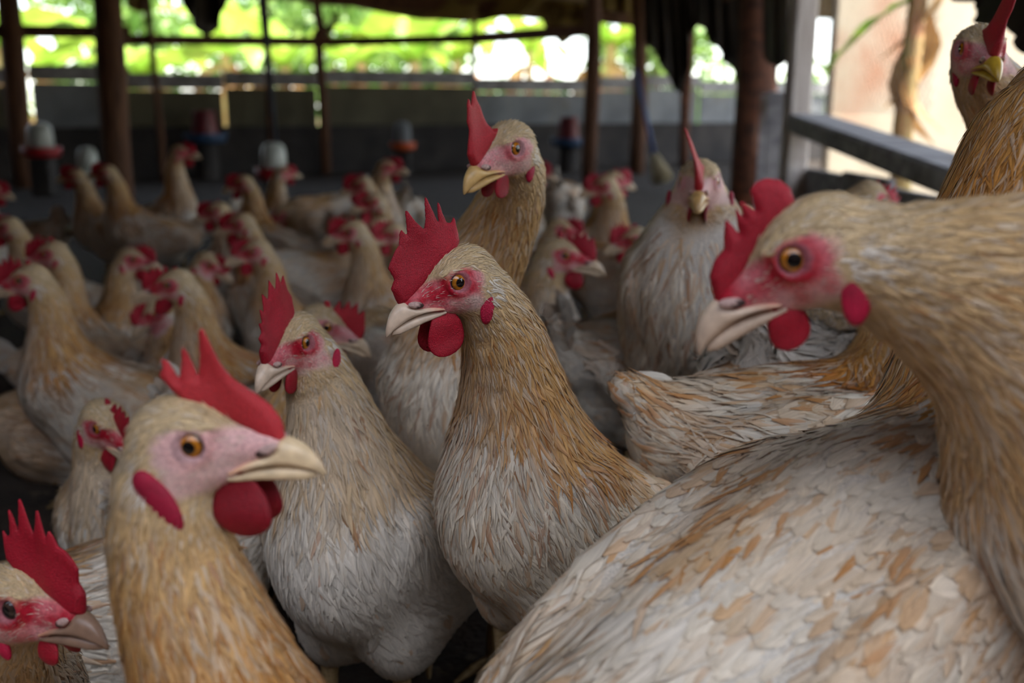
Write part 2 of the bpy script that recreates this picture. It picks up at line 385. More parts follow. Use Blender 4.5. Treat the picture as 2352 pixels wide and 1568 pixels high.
# ------------------------------------------------------------------ the hen
FEATHER_STATS = [0]
class Hen:
    def __init__(s, head, hyaw, hpitch, body, byaw, bpitch=0, hroll=0, S=1.0, lod=2, comb=None, lean=0.0, droop=0.0, wattle=1.0, red=1.0,
                 gold=.5, seed=0, neck_r=1.0, neck_bow=.35, fluff=1.0, beak_col=None, ear=1.0, tail=.55, head_on=True, dirt=.0, hs=None, nb=None, eye_col=None, dark=0.0, fine=1.0, wfront=.5, nprof=None, cape=.12):
        s.rng = np.random.default_rng(seed + 100); s.S = S; s.lod = lod; s.gold = gold; s.red = red; s.dirt = dirt
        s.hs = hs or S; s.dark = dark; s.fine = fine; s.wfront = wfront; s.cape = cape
        s.H = np.asarray(head, float); s.HR = rot_frame(hyaw, hpitch, hroll)
        s.B = np.asarray(body, float); s.BR = rot_frame(byaw, bpitch)
        s.comb = comb; s.lean = lean; s.wattle = wattle; s.fluff = fluff; s.beak_col = beak_col; s.ear = ear; s.tail = tail
        s.eye_col = eye_col; s.droop = droop
        # neck curve
        nb_l = np.array([.085, 0, .03]) if nb is None else np.array(nb)
        a = s.H + s.HR @ (np.array([-.013, 0, -.004]) * s.hs)
        e = s.B + s.BR @ (nb_l * S)
        L = np.linalg.norm(a - e)
        ta = norm(-s.HR[:, 0] * .55 - s.HR[:, 2] * .45 + norm(e - a) * .55)
        te = norm(s.BR[:, 0] * neck_bow + np.array([0, 0, 1.0]) * .75)
        t = np.linspace(0, 1, 9)[:, None]
        c1 = a + ta * L * .36; c2 = e + te * L * .38
        s.neck = (1 - t) ** 3 * a + 3 * (1 - t) ** 2 * t * c1 + 3 * (1 - t) * t * t * c2 + t ** 3 * e
        tt = t[:, 0]
        s.nr = (np.interp(tt, [0, .2, .5, .8, 1], [.0195, .0255, .035, .046, .054]) * (1 + (neck_r - 1) * sstep(.05, .65, tt)) * (S * .5 + s.hs * .5))
        if nprof is not None: s.nr = np.interp(tt, [0, .2, .5, .8, 1], nprof)
        s.nr[0] = .0185 * s.hs
        sp = [s.H + s.HR @ (np.array(q) * s.hs) for q in ((.03, 0, -.006), (.008, 0, .0))] + list(s.neck)
        sp += [s.B + s.BR @ (np.array(q) * S) for q in ((.02, 0, .0), (-.06, 0, .005), (-.13, 0, .03), (-.18, 0, .075))]
        s.sp = np.array(sp); s.spt = norm(s.sp[1:] - s.sp[:-1])
        s.nneck = 2      # spine index where the neck starts
        s.w1 = Wob(s.rng, 28); s.w2 = Wob(s.rng, 75); s.w3 = Wob(s.rng, 11)
    # local coordinates
    def hl(s, p): return (p - s.H) @ s.HR / s.hs
    def bl(s, p): return (p - s.B) @ s.BR / s.S
    def hw(s, q): return s.H + (np.asarray(q) * s.hs) @ s.HR.T
    def bw(s, q): return s.B + (np.asarray(q) * s.S) @ s.BR.T
    def sd_head(s, p):
        q = ((p - s.H.astype(np.float32)) @ s.HR.astype(np.float32)) * np.float32(1000 / s.hs); qa = q.copy(); qa[..., 1] = np.abs(q[..., 1])
        d = ell(q, (-8, 0, 1.5), (22, 15.5, 15))
        d = smin(d, ell(qa, (-7, 6.5, -10), (16, 10, 11.5)), 6)
        f = q * np.array([1, 1.12, 1], np.float32)
        d = smin(d, cap(f, (8, 0, -5), (27, 0, -6.5), 12.5, 7.6), 7)
        d = smin(d, ell(q, (4, 0, -15), (16, 9.5, 6.5)), 5)
        d = smin(d, ell(qa, (1, 11.5, 7.0), (9, 2.4, 2.0)), 6)            # brow
        d = smin(d, np.sqrt((np.sqrt(qa[..., 0] ** 2 + qa[..., 2] ** 2) - 6.7) ** 2 + (qa[..., 1] - 14.4) ** 2) - 1.5, 2.2)   # lids
        d = np.maximum(d, -(np.sqrt(qa[..., 0] ** 2 + (qa[..., 1] - 18.2) ** 2 + qa[..., 2] ** 2) - 6.9))
        return d * np.float32(.001 * s.hs)
    def sdf(s, p):
        p = np.asarray(p, np.float32)
        q = ((p - s.B.astype(np.float32)) @ s.BR.astype(np.float32)) * np.float32(1 / s.S); qa = q.copy(); qa[..., 1] = np.abs(q[..., 1])
        d = ell(q, (0, 0, 0), (.125, .066, .074))
        d = smin(d, ell(q, (.062, 0, -.012), (.078, .060, .070)), .03)
        d = smin(d, ell(q, (-.085, 0, .02), (.085, .047, .05)), .03)
        d = smin(d, ell(q, (-.04, 0, -.045), (.085, .056, .05)), .03)
        d = smin(d, ell(qa, (.005, .034, -.058), (.048, .03, .05)), .03)
        d = smin(d, cap(q, (-.13, 0, .035), (-.175, 0, .07), .03, .012), .03)
        d = smin(d, ell(qa, (-.025, .060, .012), (.115, .016, .052)), .03)
        d = d * np.float32(s.S)
        dn = None
        for i in range(len(s.neck) - 1):
            c = cap(p, s.neck[i], s.neck[i + 1], s.nr[i], s.nr[i + 1]); dn = c if dn is None else np.minimum(dn, c)
        d = smin(d, dn, .045 * s.S)
        dh = p - s.H.astype(np.float32); m = (dh * dh).sum(-1) < (.075 * s.hs) ** 2
        if m.any(): d[m] = smin(d[m], s.sd_head(p[m]), .009 * s.hs)
        return d
    def grad(s, p, e=.0012):
        k = np.array([[1, -1, -1], [-1, -1, 1], [-1, 1, -1], [1, 1, 1]], np.float32); p = np.asarray(p, np.float32)
        g = sum(s.sdf(p + kk * e)[..., None] * kk for kk in k)
        return norm(g)
    def flow(s, p):
        p = np.asarray(p, np.float32); a = s.sp[:-1]; ba = s.sp[1:] - a; n = len(a)
        D = np.empty((n, len(p)), np.float32); Tt = np.empty((n, len(p)), np.float32)
        for i in range(n):
            x = p - a[i].astype(np.float32); b_ = ba[i].astype(np.float32)
            t = np.clip((x @ b_) / (b_ @ b_), 0, 1); x -= t[:, None] * b_
            D[i] = np.sqrt((x * x).sum(1)); Tt[i] = t
        w = np.exp(-(D - D.min(0)) / np.float32(.010 * s.S)); w /= w.sum(0)
        return norm(w.T @ s.spt), (w * (np.arange(n, dtype=np.float32)[:, None] + Tt)).sum(0)
    def surface(s):
        hv = {0: .006, 1: .0075, 2: .011}[s.lod] * s.S; hf = {0: .0012, 1: .002, 2: .0029}[s.lod] * s.hs
        bp = [s.bw(q) for q in ([.16, .1, .1], [-.22, .1, .12], [.16, -.1, -.15], [-.22, -.1, -.15], [.16, .1, -.15], [-.22, -.1, .12], [.16, -.1, .1], [-.22, .1, -.15])]
        al = np.vstack([bp, s.neck - .06 * s.S, s.neck + .06 * s.S, s.H - .05 * s.hs, s.H + .05 * s.hs])
        X, n = gridpts(al.min(0), al.max(0), hv)
        V, Q = surfnet(eval_culled(s.sdf, X, hv), al.min(0), hv)
        # fine head
        hlo = np.array([-.034, -.03, -.036]); hhi = np.array([.044, .03, .026])
        if np.any(np.abs(s.HR) > -1):
            X, n = gridpts(hlo, hhi, hf / s.hs)
            W = s.hw(X.reshape(-1, 3)).reshape(X.shape)
            V2, Q2 = surfnet(eval_culled(s.sdf, W, hf), hlo, hf / s.hs)
            V2 = s.hw(V2)
            lq = s.hl(V); ins = ((lq > hlo + .004) & (lq < hhi - .004)).all(1)
            Q = Q[~ins[Q].all(1)]
            Q = np.vstack([Q, Q2 + len(V)]); V = np.vstack([V, V2])
        used = np.unique(Q); mp = -np.ones(len(V), int); mp[used] = np.arange(len(used))
        V = V[used]; Q = mp[Q]
        V = V - s.grad(V) * s.sdf(V)[:, None]
        return V, Q
    # colour of plumage and skin at surface points
    def plumage(s, p, n, par):
        q = s.bl(p)
        tn = np.clip((par - s.nneck) / 8.0, 0, 1.0)
        body = sstep(7.6, 9.6, par - s.nneck + .0)
        nz1 = s.w1(p); nz2 = s.w2(p); nz3 = s.w3(p)
        front = n @ s.BR[:, 0]; up = n @ s.BR[:, 2]
        g = s.gold
        c = CREAM + (TAN - CREAM) * (sstep(.0, .25, tn) * min(1, .25 + g))[:, None]
        k = sstep(.2, .55, tn) * (1 - .4 * sstep(.3, .9, front)) * np.clip(.6 + .5 * nz1, 0, 1) * (.12 + 1.1 * g)
        c = c + (BUFF - c) * np.clip(k, 0, 1)[:, None]
        k = sstep(.4, .75, tn) * np.clip(.35 + .8 * nz2, 0, 1) * g * (1 - .5 * sstep(.2, .8, front))
        c = c + (GINGER - c) * np.clip(k, 0, 1)[:, None]
        k = sstep(-.1, .7, front) * sstep(.12, .42, tn) * s.wfront * np.clip(.85 + .35 * nz2, 0, 1)
        c = c + (WHITE - c) * np.clip(k, 0, 1)[:, None]
        # throat and breast turn white, the cape ends over the shoulder
        wh = np.clip(sstep(.74, .90, tn + .07 * nz1 + .06 * nz2 + s.cape * sstep(.2, .85, front) - .05 * sstep(.1, .6, up)), 0, 1)
        c = c + (WHITE - c) * wh[:, None]
        bk = body * sstep(.05, .65, up) * np.clip(.30 + .75 * nz1, 0, 1) * (.35 + .75 * g)
        c = c + (BUFF * .55 + CREAM * .45 - c) * np.clip(bk, 0, .9)[:, None]
        wn = (np.abs(q[:, 1]) > .05) & (body > .4)
        k = wn * np.clip(nz2 * .8 + .1, 0, .7) * g
        c = c + (BUFF - c) * k[:, None]
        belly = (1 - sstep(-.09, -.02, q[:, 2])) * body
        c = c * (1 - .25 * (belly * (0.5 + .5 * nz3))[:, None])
        if s.dirt:
            k = np.clip(nz3 * .6 + nz2 * .4, 0, 1) * s.dirt * body
            c = c + (lin(120, 95, 75) - c) * k[:, None]
        return c * (1 - s.dark)  # dark: shade on some hens, painted into the plumage colour
    def skin(s, q):
        """face colour from head coordinates in mm; returns colour and how bare the skin is"""
        x, y, z = q[:, 0], np.abs(q[:, 1]), q[:, 2]
        nz = s.w2(q * .003 + 3) ; nf = s.w1(q * .02)
        bare = 1 - sstep(.72, 1.15, np.sqrt(((x + 2) / 14.5) ** 2 + ((z + 1.5) / 10) ** 2) + .08 * nf)
        fr = sstep(2, 9, x) * (1 - sstep(3.5, 7.5, z + (x - 12) * .22))
        lo = (1 - sstep(-9, -5, z)) * sstep(-15, -9, x) * .9 * sstep(-25, -20, z) * sstep(-25, -18, z + .0 * x)
        b = np.clip(np.maximum(np.maximum(bare, fr), lo), 0, 1) * sstep(-27, -22, z)
        redness = np.clip(.28 * bare + .38 * fr * sstep(-11, -4, z) + .26 + .16 * nz + .10 * nf + .16 * sstep(-6, 4, x) * (1 - sstep(-4, 2, z)) - .42 * (1 - sstep(-24, -16, z)), 0, 1) * s.red
        ring = np.exp(-((np.sqrt(x ** 2 + z ** 2) - 8.5) / 2.0) ** 2)
        redness = np.clip(redness + .25 * ring * s.red, 0, 1)
        c = PALE + (PINK - PALE) * np.clip(redness * 2, 0, 1)[:, None]
        c = c + (RED - c) * np.clip((redness - .38) * 2.0, 0, 1)[:, None]
        return c, b
    def build(s, name, label, cat='hen', group=None):
        V, Q = s.surface()
        n = s.grad(V); T, par = s.flow(V)
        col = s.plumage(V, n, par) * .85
        q = s.hl(V) * 1000
        hm = (q[:, 0] > -30) & (np.linalg.norm(q, axis=1) < 60)
        isk = np.zeros(len(V))
        if hm.any():
            cs, b = s.skin(q[hm]); col[hm] = col[hm] + (cs - col[hm]) * b[:, None]; isk[hm] = b
            # the nostril flesh and lids
            rr = np.sqrt(q[:, 0] ** 2 + q[:, 2] ** 2)
            lid = hm & (np.abs(q[:, 1]) > 10) & (rr < 6.6)
            col[lid] = col[lid] * .45 + lin(150, 110, 120) * .35
        gz = 0.0
        base = np.array([s.B[0], s.B[1], gz])
        root = empty(name, base); tag(root, label, cat, group)
        me = mk_mesh('body', V - base, Q, col); link('body', me, M['skin'], root)
        s.root = root; s.base = base
        s.feathers(V, Q, n, par, isk)
        s.head_parts()
        s.tail_part(); s.legs()
        return root
    # ---------------- feathers
    def feathers(s, V, Q, n, par, isk):
        rng = s.rng; S = s.S
        A = V[Q[:, 0]]; Bq = V[Q[:, 1]]; C = V[Q[:, 2]]; D = V[Q[:, 3]]
        area = .5 * np.linalg.norm(np.cross(C - A, D - Bq), axis=1) * 1e4 / (S * S)   # cm2 at scale 1
        fc = (A + Bq + C + D) / 4; fp = par[Q].mean(1); fb = isk[Q].mean(1)
        hq = s.hl(fc) * 1000; bq = s.bl(fc)
        tn = (fp - s.nneck) / 8.0
        headz = (hq[:, 0] > -16 - .0 * tn) & (np.linalg.norm(hq, axis=1) < 42)
        dens = np.interp(tn, [0, .1, .3, .6, .9, 1.05, 1.3], [18, 17, 15, 12, 8.5, 5.5, 5.0])
        dens = np.where(headz, 30 * (1 - .55 * fb), dens)
        eye = headz & (np.sqrt(hq[:, 0] ** 2 + hq[:, 2] ** 2) < 8.2)
        front = headz & (hq[:, 0] > 24)
        dens = np.where(eye | front, 0, dens)
        vd = norm(CAMV - fc); nf_ = norm(np.cross(C - A, D - Bq)); fac = (vd * nf_).sum(1)
        rel_ = fc - CAMV; dz = np.maximum(rel_ @ FWD, .02); sx = rel_[:, 0] / dz * F_PX / 1176; sy = (rel_ @ UPV) / dz * F_PX / 784
        far = np.where(fac < -.25, .3, 1.0) * np.where((np.abs(sx) > 1.25) | (np.abs(sy) > 1.3), .35, 1.0)
        dens = dens * far
        kd = {0: .86, 1: .45, 2: .23}[s.lod]; ks = {0: 1.0, 1: 1.25, 2: 1.7}[s.lod]
        cntf = area * dens * kd * np.where(headz, 1, s.fine ** 1.7)
        ni = np.floor(cntf + rng.random(len(cntf))).astype(int)
        I = np.repeat(np.arange(len(Q)), ni)
        r1, r2 = rng.random((2, len(I), 1))
        p = (A[I] * (1 - r1) + Bq[I] * r1) * (1 - r2) + (D[I] * (1 - r1) + C[I] * r1) * r2
        farI = far[I]; tnI = tn[I]; hz = headz[I]; fbI = fb[I]; bqI = bq[I]; hqI = hq[I]
        Nn = len(I)
        L = np.interp(tnI, [0, .12, .3, .55, .85, 1.05, 1.3], [13, 18, 29, 44, 58, 42, 36])
        Wd = np.interp(tnI, [0, .12, .3, .55, .85, 1.0, 1.15], [1.1, 1.2, 1.5, 2.0, 2.8, 5.2, 6.4])
        lift = np.interp(tnI, [0, .3, .7, 1.0, 1.3], [1.2, 1.8, 2.8, 1.6, 1.4])
        wing = (np.abs(bqI[:, 1]) > .046) & (((bqI[:, 0] + .025) / .12) ** 2 + ((bqI[:, 2] - .012) / .056) ** 2 < 1.0) & (tnI > .9)
        L = np.where(wing, 40, L); Wd = np.where(wing, 6.2, Wd); lift = np.where(wing, 1.7, lift)
        sad = (tnI > 1.1) & (bqI[:, 0] < -.05) & (bqI[:, 2] > .02)
        L = np.where(sad, 48, L); Wd = np.where(sad, 3.4, Wd); lift = np.where(sad, 3.2, lift)
        # head fuzz: longer at the crown and behind the eye, bristles on the bare face
        Lh = np.where(fbI > .5, 4.6, np.interp(hqI[:, 0], [-16, 0, 16], [10, 7.5, 5])); Wh = np.where(fbI > .5, .22, .75)
        L = np.where(hz, Lh, L); Wd = np.where(hz, Wh, Wd); lift = np.where(hz, np.where(fbI > .5, .7, 1.1), lift)
        L = np.where((bqI[:, 0] < -.14) & ~hz, L * .55, L)
        strand = rng.random(Nn) < np.where(tnI < .9, .3, .42)
        Wd = np.where(strand, np.minimum(Wd * .3, 1.1), Wd); lift = np.where(strand, lift * 1.25, lift)
        streak = (rng.random(Nn) < .3 * s.gold) & (tnI > 1.0) & ~strand & (bqI[:, 2] > -.03) & (s.w1(p) > .1)
        Wd = np.where(streak, 2.6, Wd); L = np.where(streak, L * 1.15, L); lift = np.where(streak, lift * 1.5, lift)
        L = L * rng.uniform(.75, 1.25, Nn) * s.fluff; Wd = Wd * rng.uniform(.8, 1.2, Nn)
        lift = lift * rng.uniform(.4, 1.6, Nn) * s.fluff
        sc = .001 * np.where(hz, s.hs, S)
        kk = np.where(hz, min(ks, 1.25), ks) / np.sqrt(farI)
        L *= sc * np.where(hz, 1, np.minimum(kk, 1.35) / s.fine ** .6); Wd *= sc * kk / np.where(hz, 1, s.fine); lift *= sc / s.fine ** .5
        sink = np.where(hz, .0002 * s.hs, np.interp(tnI, [0, .3, .9], [.0003, .0005, .0008]) * S)
        # shapes: lanceolate hackles, rounder body feathers
        rnd = np.clip(np.interp(tnI, [.7, 1.05], [0, 1]), 0, 1) * np.where(sad, .25, 1) * np.where(hz | strand, 0, 1)
        pos = p - 0
        g = s.grad(pos); pos = pos - g * (s.sdf(pos) + sink)[:, None]
        jit = rng.normal(0, .16, Nn)[:, None]
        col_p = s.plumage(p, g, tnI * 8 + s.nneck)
        fr = rng.random(Nn)
        # per-feather colour
        var = rng.normal(1, 1, (Nn, 1)) * np.where(tnI < .95, np.where(hz, .08, .15), .045)[:, None] + 1; var = np.clip(var, .5, 1.35); col_p = col_p * var
        gold_pick = (rng.random(Nn) < .2 * s.gold) & (tnI > .2) & ~hz
        col_p[gold_pick] = col_p[gold_pick] * .55 + BUFF * .45
        pale_pick = (rng.random(Nn) < .2) & (tnI < 1)
        col_p[pale_pick] = col_p[pale_pick] * .55 + WHITE * .45
        dk = (rng.random(Nn) < .14 * s.gold) & (tnI > .15) & (tnI < .9) & ~hz
        col_p[dk] = col_p[dk] * .45 + GINGER * .5
        col_p[strand] = col_p[strand] * .8 + WHITE * .22
        bri = hz & (fbI > .5)
        col_p[bri] = col_p[bri] * .25 + lin(232, 205, 196) * .68
        hp_ = s.hl(p) * 1000; earm = (((hp_[:, 0] + 16) / 7) ** 2 + ((hp_[:, 2] + 9) / 7.5) ** 2 < 1) & (np.abs(hp_[:, 1]) > 7)
        col_p[earm] = col_p[earm] * .15 + WHITE * .95
        pass
        tipc = col_p * (1 + .10 * (rng.random((Nn, 1)) - .4)); tipc = tipc * (1 - .18 * np.where(tnI > .4, s.gold, .1)[:, None] * np.array([.2, .6, 1.3]))
        side = bqI[:, 1] > 0
        neckm = (tnI < .93) & ~wing
        parts = [('hackle_feathers', neckm), ('body_feathers', ~neckm & ~wing), ('wing', wing & side), ('wing', wing & ~side)]
        thin = hz | strand | (Wd < .0012)
        shapes = [(thin, (3 if s.lod else 4), 2), (~thin, {0: 6, 1: 4, 2: 3}[s.lod], 3 if s.lod == 0 else 2)]
        if s.lod == 0: shapes = [(hz, 3, 2), (thin & ~hz, 4, 2), (~thin, 5, 3)]
        bags = [[] for _ in parts]
        for sel, rows, cols in shapes:
            K = np.nonzero(sel)[0]
            if not len(K): continue
            v = np.linspace(0, 1, rows)
            prof_l = np.sin(np.pi * np.clip(v * .93 + .07, 0, 1) ** .8); prof_l[-1] = .04
            prof_r = np.sqrt(np.clip(1 - ((v - .58) / .45) ** 2, 0, 1)); prof_r[0] = .3; prof_r[-1] = .22
            if rows == 3: prof_l[1] = 1; prof_r[1] = 1; prof_r[-1] = .45; prof_l[0] = .5
            if rows == 4: prof_r[2] = 1.0; prof_r[-1] = .35
            U = np.array([1, 0, -1.0]) if cols == 3 else np.array([1, -1.0])
            VV = np.zeros((len(K), rows, cols, 3), np.float32); CC = VV.copy(); NN = VV.copy(); UV = VV.copy()
            cur = pos[K].astype(np.float32); Tp = None; stp = (L[K] / (rows - 1))[:, None].astype(np.float32)
            nk = np.where(tnI[K] < .95, .6, .32)[:, None]; jt = jit[K]
            for r in range(rows):
                g = s.grad(cur); T, _ = s.flow(cur)
                if Tp is not None: T = norm(T * .6 + Tp * .4)
                T = norm(T - g * (T * g).sum(1, keepdims=True)); bb = np.cross(g, T)
                T = norm(T + bb * jt); bb = np.cross(g, T); Tp = T
                w = (Wd[K] * (prof_l[r] * (1 - rnd[K]) + prof_r[r] * rnd[K]))[:, None]
                c = col_p[K] + (tipc[K] - col_p[K]) * (v[r] ** 1.5)
                kst = (streak[K] * sstep(.25, .6, v[r]) * .7)[:, None]; c = c + (GINGER * .6 + BUFF * .5 - c) * kst
                for ci, u in enumerate(U):
                    VV[:, r, ci] = cur + bb * (u * w) + g * w * (.08 if u == 0 else -.14)
                    NN[:, r, ci] = norm(g + bb * (nk * u)); CC[:, r, ci] = c * (.97 if u == 0 else 1.03)
                    UV[:, r, ci, 0] = (1 - u) / 2
                UV[:, r, :, 1] = v[r]
                if r < rows - 1:
                    cur = (cur + T * stp).astype(np.float32)
                    tgt = -sink[K] + lift[K] * (v[r + 1] ** 1.15)
                    cur = cur - g * (s.sdf(cur) - tgt)[:, None]
            UV[..., 2] = fr[K][:, None, None]
            i, j = np.meshgrid(np.arange(rows - 1), np.arange(cols - 1), indexing='ij'); i = i.ravel(); j = j.ravel()
            q0 = np.stack([i * cols + j, i * cols + j + 1, (i + 1) * cols + j + 1, (i + 1) * cols + j], 1)
            for bag, (nm, m) in zip(bags, parts):
                mm = m[K]
                if mm.any(): bag.append((VV[mm], CC[mm], NN[mm], UV[mm], q0, rows * cols))
        for bag, (nm, m) in zip(bags, parts):
            if not bag: continue
            off = 0; Qs = []
            for Vb, _, _, _, q0, nv in bag:
                Qs.append((q0[None] + (off + np.arange(len(Vb)) * nv)[:, None, None]).reshape(-1, 4)); off += len(Vb) * nv
                FEATHER_STATS[0] += len(Vb)
            cat_ = lambda k: np.concatenate([b_[k].reshape(-1, 3) for b_ in bag])
            me = mk_mesh(nm, cat_(0) - s.base, np.concatenate(Qs), cat_(1), cat_(3), nrm=cat_(2))
            link(nm, me, M['feather'], s.root)
    # ---------------- comb, wattles, beak, eyes, earlobes
    def part(s, nm, Vmm, Q, col, mat, parent=None):
        W = s.hw(np.asarray(Vmm) * .001) - s.base
        return link(nm, mk_mesh(nm, W, Q, col), M[mat], parent or s.root)
    def head_parts(s):
        rng = s.rng; lod = s.lod
        poly = COMBS.get(s.comb) if isinstance(s.comb, str) else (s.comb or rand_comb(rng))
        V, Q = comb_mesh(poly, s.lean, {0: .85, 1: 1.3, 2: 2.0}[lod], rng)
        nz = s.w3(V * .006); c = RED + (DRED - RED) * np.clip(.5 + .25 * nz, 0, 1)[:, None]
        c = c * (.75 + .25 * s.red) + lin(205, 70, 62) * .35 * (1 - s.red)
        s.part('comb', V, Q, c, 'comb')
        # wattles
        wl = s.wattle
        for sg in (1, -1):
            t = np.linspace(.03, math.pi - .03, 14 if lod < 2 else 8)
            V, Q = lathe_pts(t, 16 if lod < 2 else 10, lambda t, a: np.stack([np.sin(t) * np.cos(a) * (1 - .35 * math.cos(t)) , .24 * np.sin(t) * np.sin(a), np.full_like(a, math.cos(t))], -1))
            V = V * np.array([10.5 * wl, 8.5, 13.5 * wl]); V[:, 0] *= 1.0; V[:, 0] += (V[:, 2] - 13 * wl) * -.12
            V[:, 1] += sg * (6.0 + (13 * wl - V[:, 2]) * .07) + .8 * np.sin(V[:, 2] * .3); V[:, 2] += -13.5 - 12.5 * wl; V[:, 0] += 12.5
            Qq = Q
            c = RED + (DRED - RED) * np.clip(.5 + .4 * s.w2(V * .003), 0, 1)[:, None]
            c = c * (.6 + .4 * s.red)
            s.part('wattle', V, Qq, c, 'comb')
        # red earlobes behind the cheek
        for sg in (1, -1):
            e = s.ear
            th = math.radians(-28); R3 = np.array([[math.cos(th), 0, math.sin(th)], [0, 1, 0], [-math.sin(th), 0, math.cos(th)]])
            yy = np.linspace(34, 4, 61); ray = np.stack([np.full(61, -14.5), sg * yy, np.full(61, -22.0)], 1)
            hit = np.argmax(s.sdf(s.hw(ray * .001)) < 0); ys = yy[hit] if hit > 0 else 16.0
            V, Q = blob((-14.5, sg * (ys - 1.3), -21.5), (4.6 * e, 2.9, 10.5 * e), 12 if lod < 2 else 7, 14 if lod < 2 else 8, R3)
            c = np.repeat((RED * .8 + lin(170, 20, 90) * .25)[None], len(V), 0) * (.6 + .4 * s.red) * np.clip(1 + .2 * s.w2(V * .005), .6, 1.4)[:, None]
            s.part('earlobe', V, Q, c, 'comb')
        # beak
        bc = s.beak_col if s.beak_col is not None else lin(214, 190, 158)
        xs = np.array([12, 16, 20, 24, 27, 29.5, 32, 34, 36, 38.5, 41, 43.5, 46, 48, 49.6, 50.6])
        top = np.interp(xs, [12, 16, 20, 24, 28, 31, 33, 36, 40, 44, 47, 49.5, 50.6], [-13.2, -11.4, -10.0, -9, -7.6, -5, -2.2, -2.2, -4.0, -7.2, -11, -15.5, -18.6])
        bot = np.interp(xs, [12, 18, 24, 30, 36, 42, 46, 49, 50.6], [-15.6, -14.0, -13.2, -13.5, -14.6, -16.2, -17.6, -19.4, -20.0])
        hw_ = np.interp(xs, [12, 20, 28, 34, 40, 45, 48.5, 50.6], [10.8, 9.9, 8.3, 6.9, 5.3, 3.7, 2.1, .7])
        nseg = 16 if lod < 2 else 10
        a = np.linspace(0, 2 * math.pi, nseg, endpoint=False)
        def ring(k, x, tz, bz, w, powr):
            cy = np.sin(a); cz = np.cos(a)
            zc = bz + (tz - bz) * .30
            z = np.where(cz > 0, zc + (tz - zc) * np.abs(cz) ** 1.0, zc - (zc - bz) * np.abs(cz) ** .8)
            y = w * np.sign(cy) * np.abs(cy) ** powr * np.where(cz > 0, 1, .96)
            return np.stack([np.full_like(a, x), y, z], -1)
        V = np.concatenate([ring(k, xs[k], top[k], bot[k], hw_[k], .85) for k in range(len(xs))])
        m = len(xs)
        i, j = np.meshgrid(np.arange(m - 1), np.arange(nseg), indexing='ij'); i = i.ravel(); j = j.ravel()
        Q = np.stack([i * nseg + (j + 1) % nseg, i * nseg + j, (i + 1) * nseg + j, (i + 1) * nseg + (j + 1) % nseg], 1)
        Qc = np.array([[(m - 1) * nseg + (nseg - 1 - k), (m - 1) * nseg + (nseg - 2 - k), (m - 1) * nseg + k + 1, (m - 1) * nseg + k] for k in range(nseg // 2 - 1)])
        Q = np.vstack([Q, Qc])
        c = np.repeat(bc[None], len(V), 0)
        edge = np.clip((V[:, 2] - np.interp(V[:, 0], xs, bot)) / 3, 0, 1)
        c = c * (.75 + .25 * edge)[:, None]
        nzb = s.w1(V * .03)
        tipd = sstep(46, 51, V[:, 0]) * .35 + np.clip(nzb - .6, 0, .4) * .5
        c = c + (lin(120, 90, 60) - c) * tipd[:, None] * .8
        rd = 1 - sstep(15, 24, V[:, 0]); c = c + (lin(215, 150, 120) - c) * (rd * .6)[:, None]
        bk = s.part('beak', V, Q, c, 'beak')
        # lower mandible
        xs2 = np.array([11, 15, 20, 25, 30, 35, 39, 42.5, 45, 46.6])
        bt = np.interp(xs2, xs, bot) + .5
        bo = np.interp(xs2, [11, 16, 25, 34, 42, 46.6], [-18.5, -19.2, -19.6, -20.4, -21.2, -20.0])
        bt[-1] = -19.3
        w2 = np.interp(xs2, [11, 20, 30, 38, 44, 46.6], [9.6, 8.4, 6.6, 4.8, 2.6, .7])
        V = np.concatenate([ring(k, xs2[k], bt[k], bo[k], w2[k], .8) for k in range(len(xs2))])
        m = len(xs2)
        i, j = np.meshgrid(np.arange(m - 1), np.arange(nseg), indexing='ij'); i = i.ravel(); j = j.ravel()
        Q = np.stack([i * nseg + (j + 1) % nseg, i * nseg + j, (i + 1) * nseg + j, (i + 1) * nseg + (j + 1) % nseg], 1)
        Qc = np.array([[(m - 1) * nseg + (nseg - 1 - k), (m - 1) * nseg + (nseg - 2 - k), (m - 1) * nseg + k + 1, (m - 1) * nseg + k] for k in range(nseg // 2 - 1)])
        s.part('lower_mandible', V, np.vstack([Q, Qc]), np.repeat((bc * .86)[None], len(V), 0), 'beak', None)
        # nostril covers
        if lod < 2:
            for sg in (1, -1):
                th = math.radians(24); R3 = np.array([[math.cos(th), 0, math.sin(th)], [0, 1, 0], [-math.sin(th), 0, math.cos(th)]]).T
                V, Q = blob((28.5, sg * 7.2, -5.6), (5.4, 1.7, 2.3), 10, 12, R3)
                c = np.repeat(lin(190, 160, 152)[None], len(V), 0)
                dk = ((V[:, 2] + 5.6) - (V[:, 0] - 28.5) * -.45 < -1.0)
                c[dk] = lin(60, 40, 38)
                s.part('nostril', V, Q, c, 'skin', bk)
                bpar = bk
        # eyes
        for sg in (1, -1):
            nr, ns = (26, 24) if lod < 2 else (10, 10)
            t = np.linspace(.015, math.pi * .62, nr)
            V, Q = lathe_pts(t, ns, lambda t, a: np.stack([np.sin(t) * np.cos(a), np.full_like(a, math.cos(t)), np.sin(t) * np.sin(a)], -1))
            ang = np.degrees(np.repeat(t, ns))
            ec = s.eye_col if s.eye_col is not None else lin(190, 118, 30)
            iris = ec[None] * .85 * (1.0 + .22 * np.sin(np.tile(np.arange(ns), nr) * 5.1)[:, None]) * np.interp(ang, [22, 30, 42, 48], [.75, 1.15, .9, .5])[:, None]
            c = np.where((ang < 24)[:, None], np.array([.004, .004, .005])[None], iris)
            c = np.where((ang > 47)[:, None], lin(45, 36, 38)[None], c)
            V = V * np.array([6.9, 6.4, 6.9]); V[:, 1] = V[:, 1] * 1 + 11.3; V[:, 1] *= sg
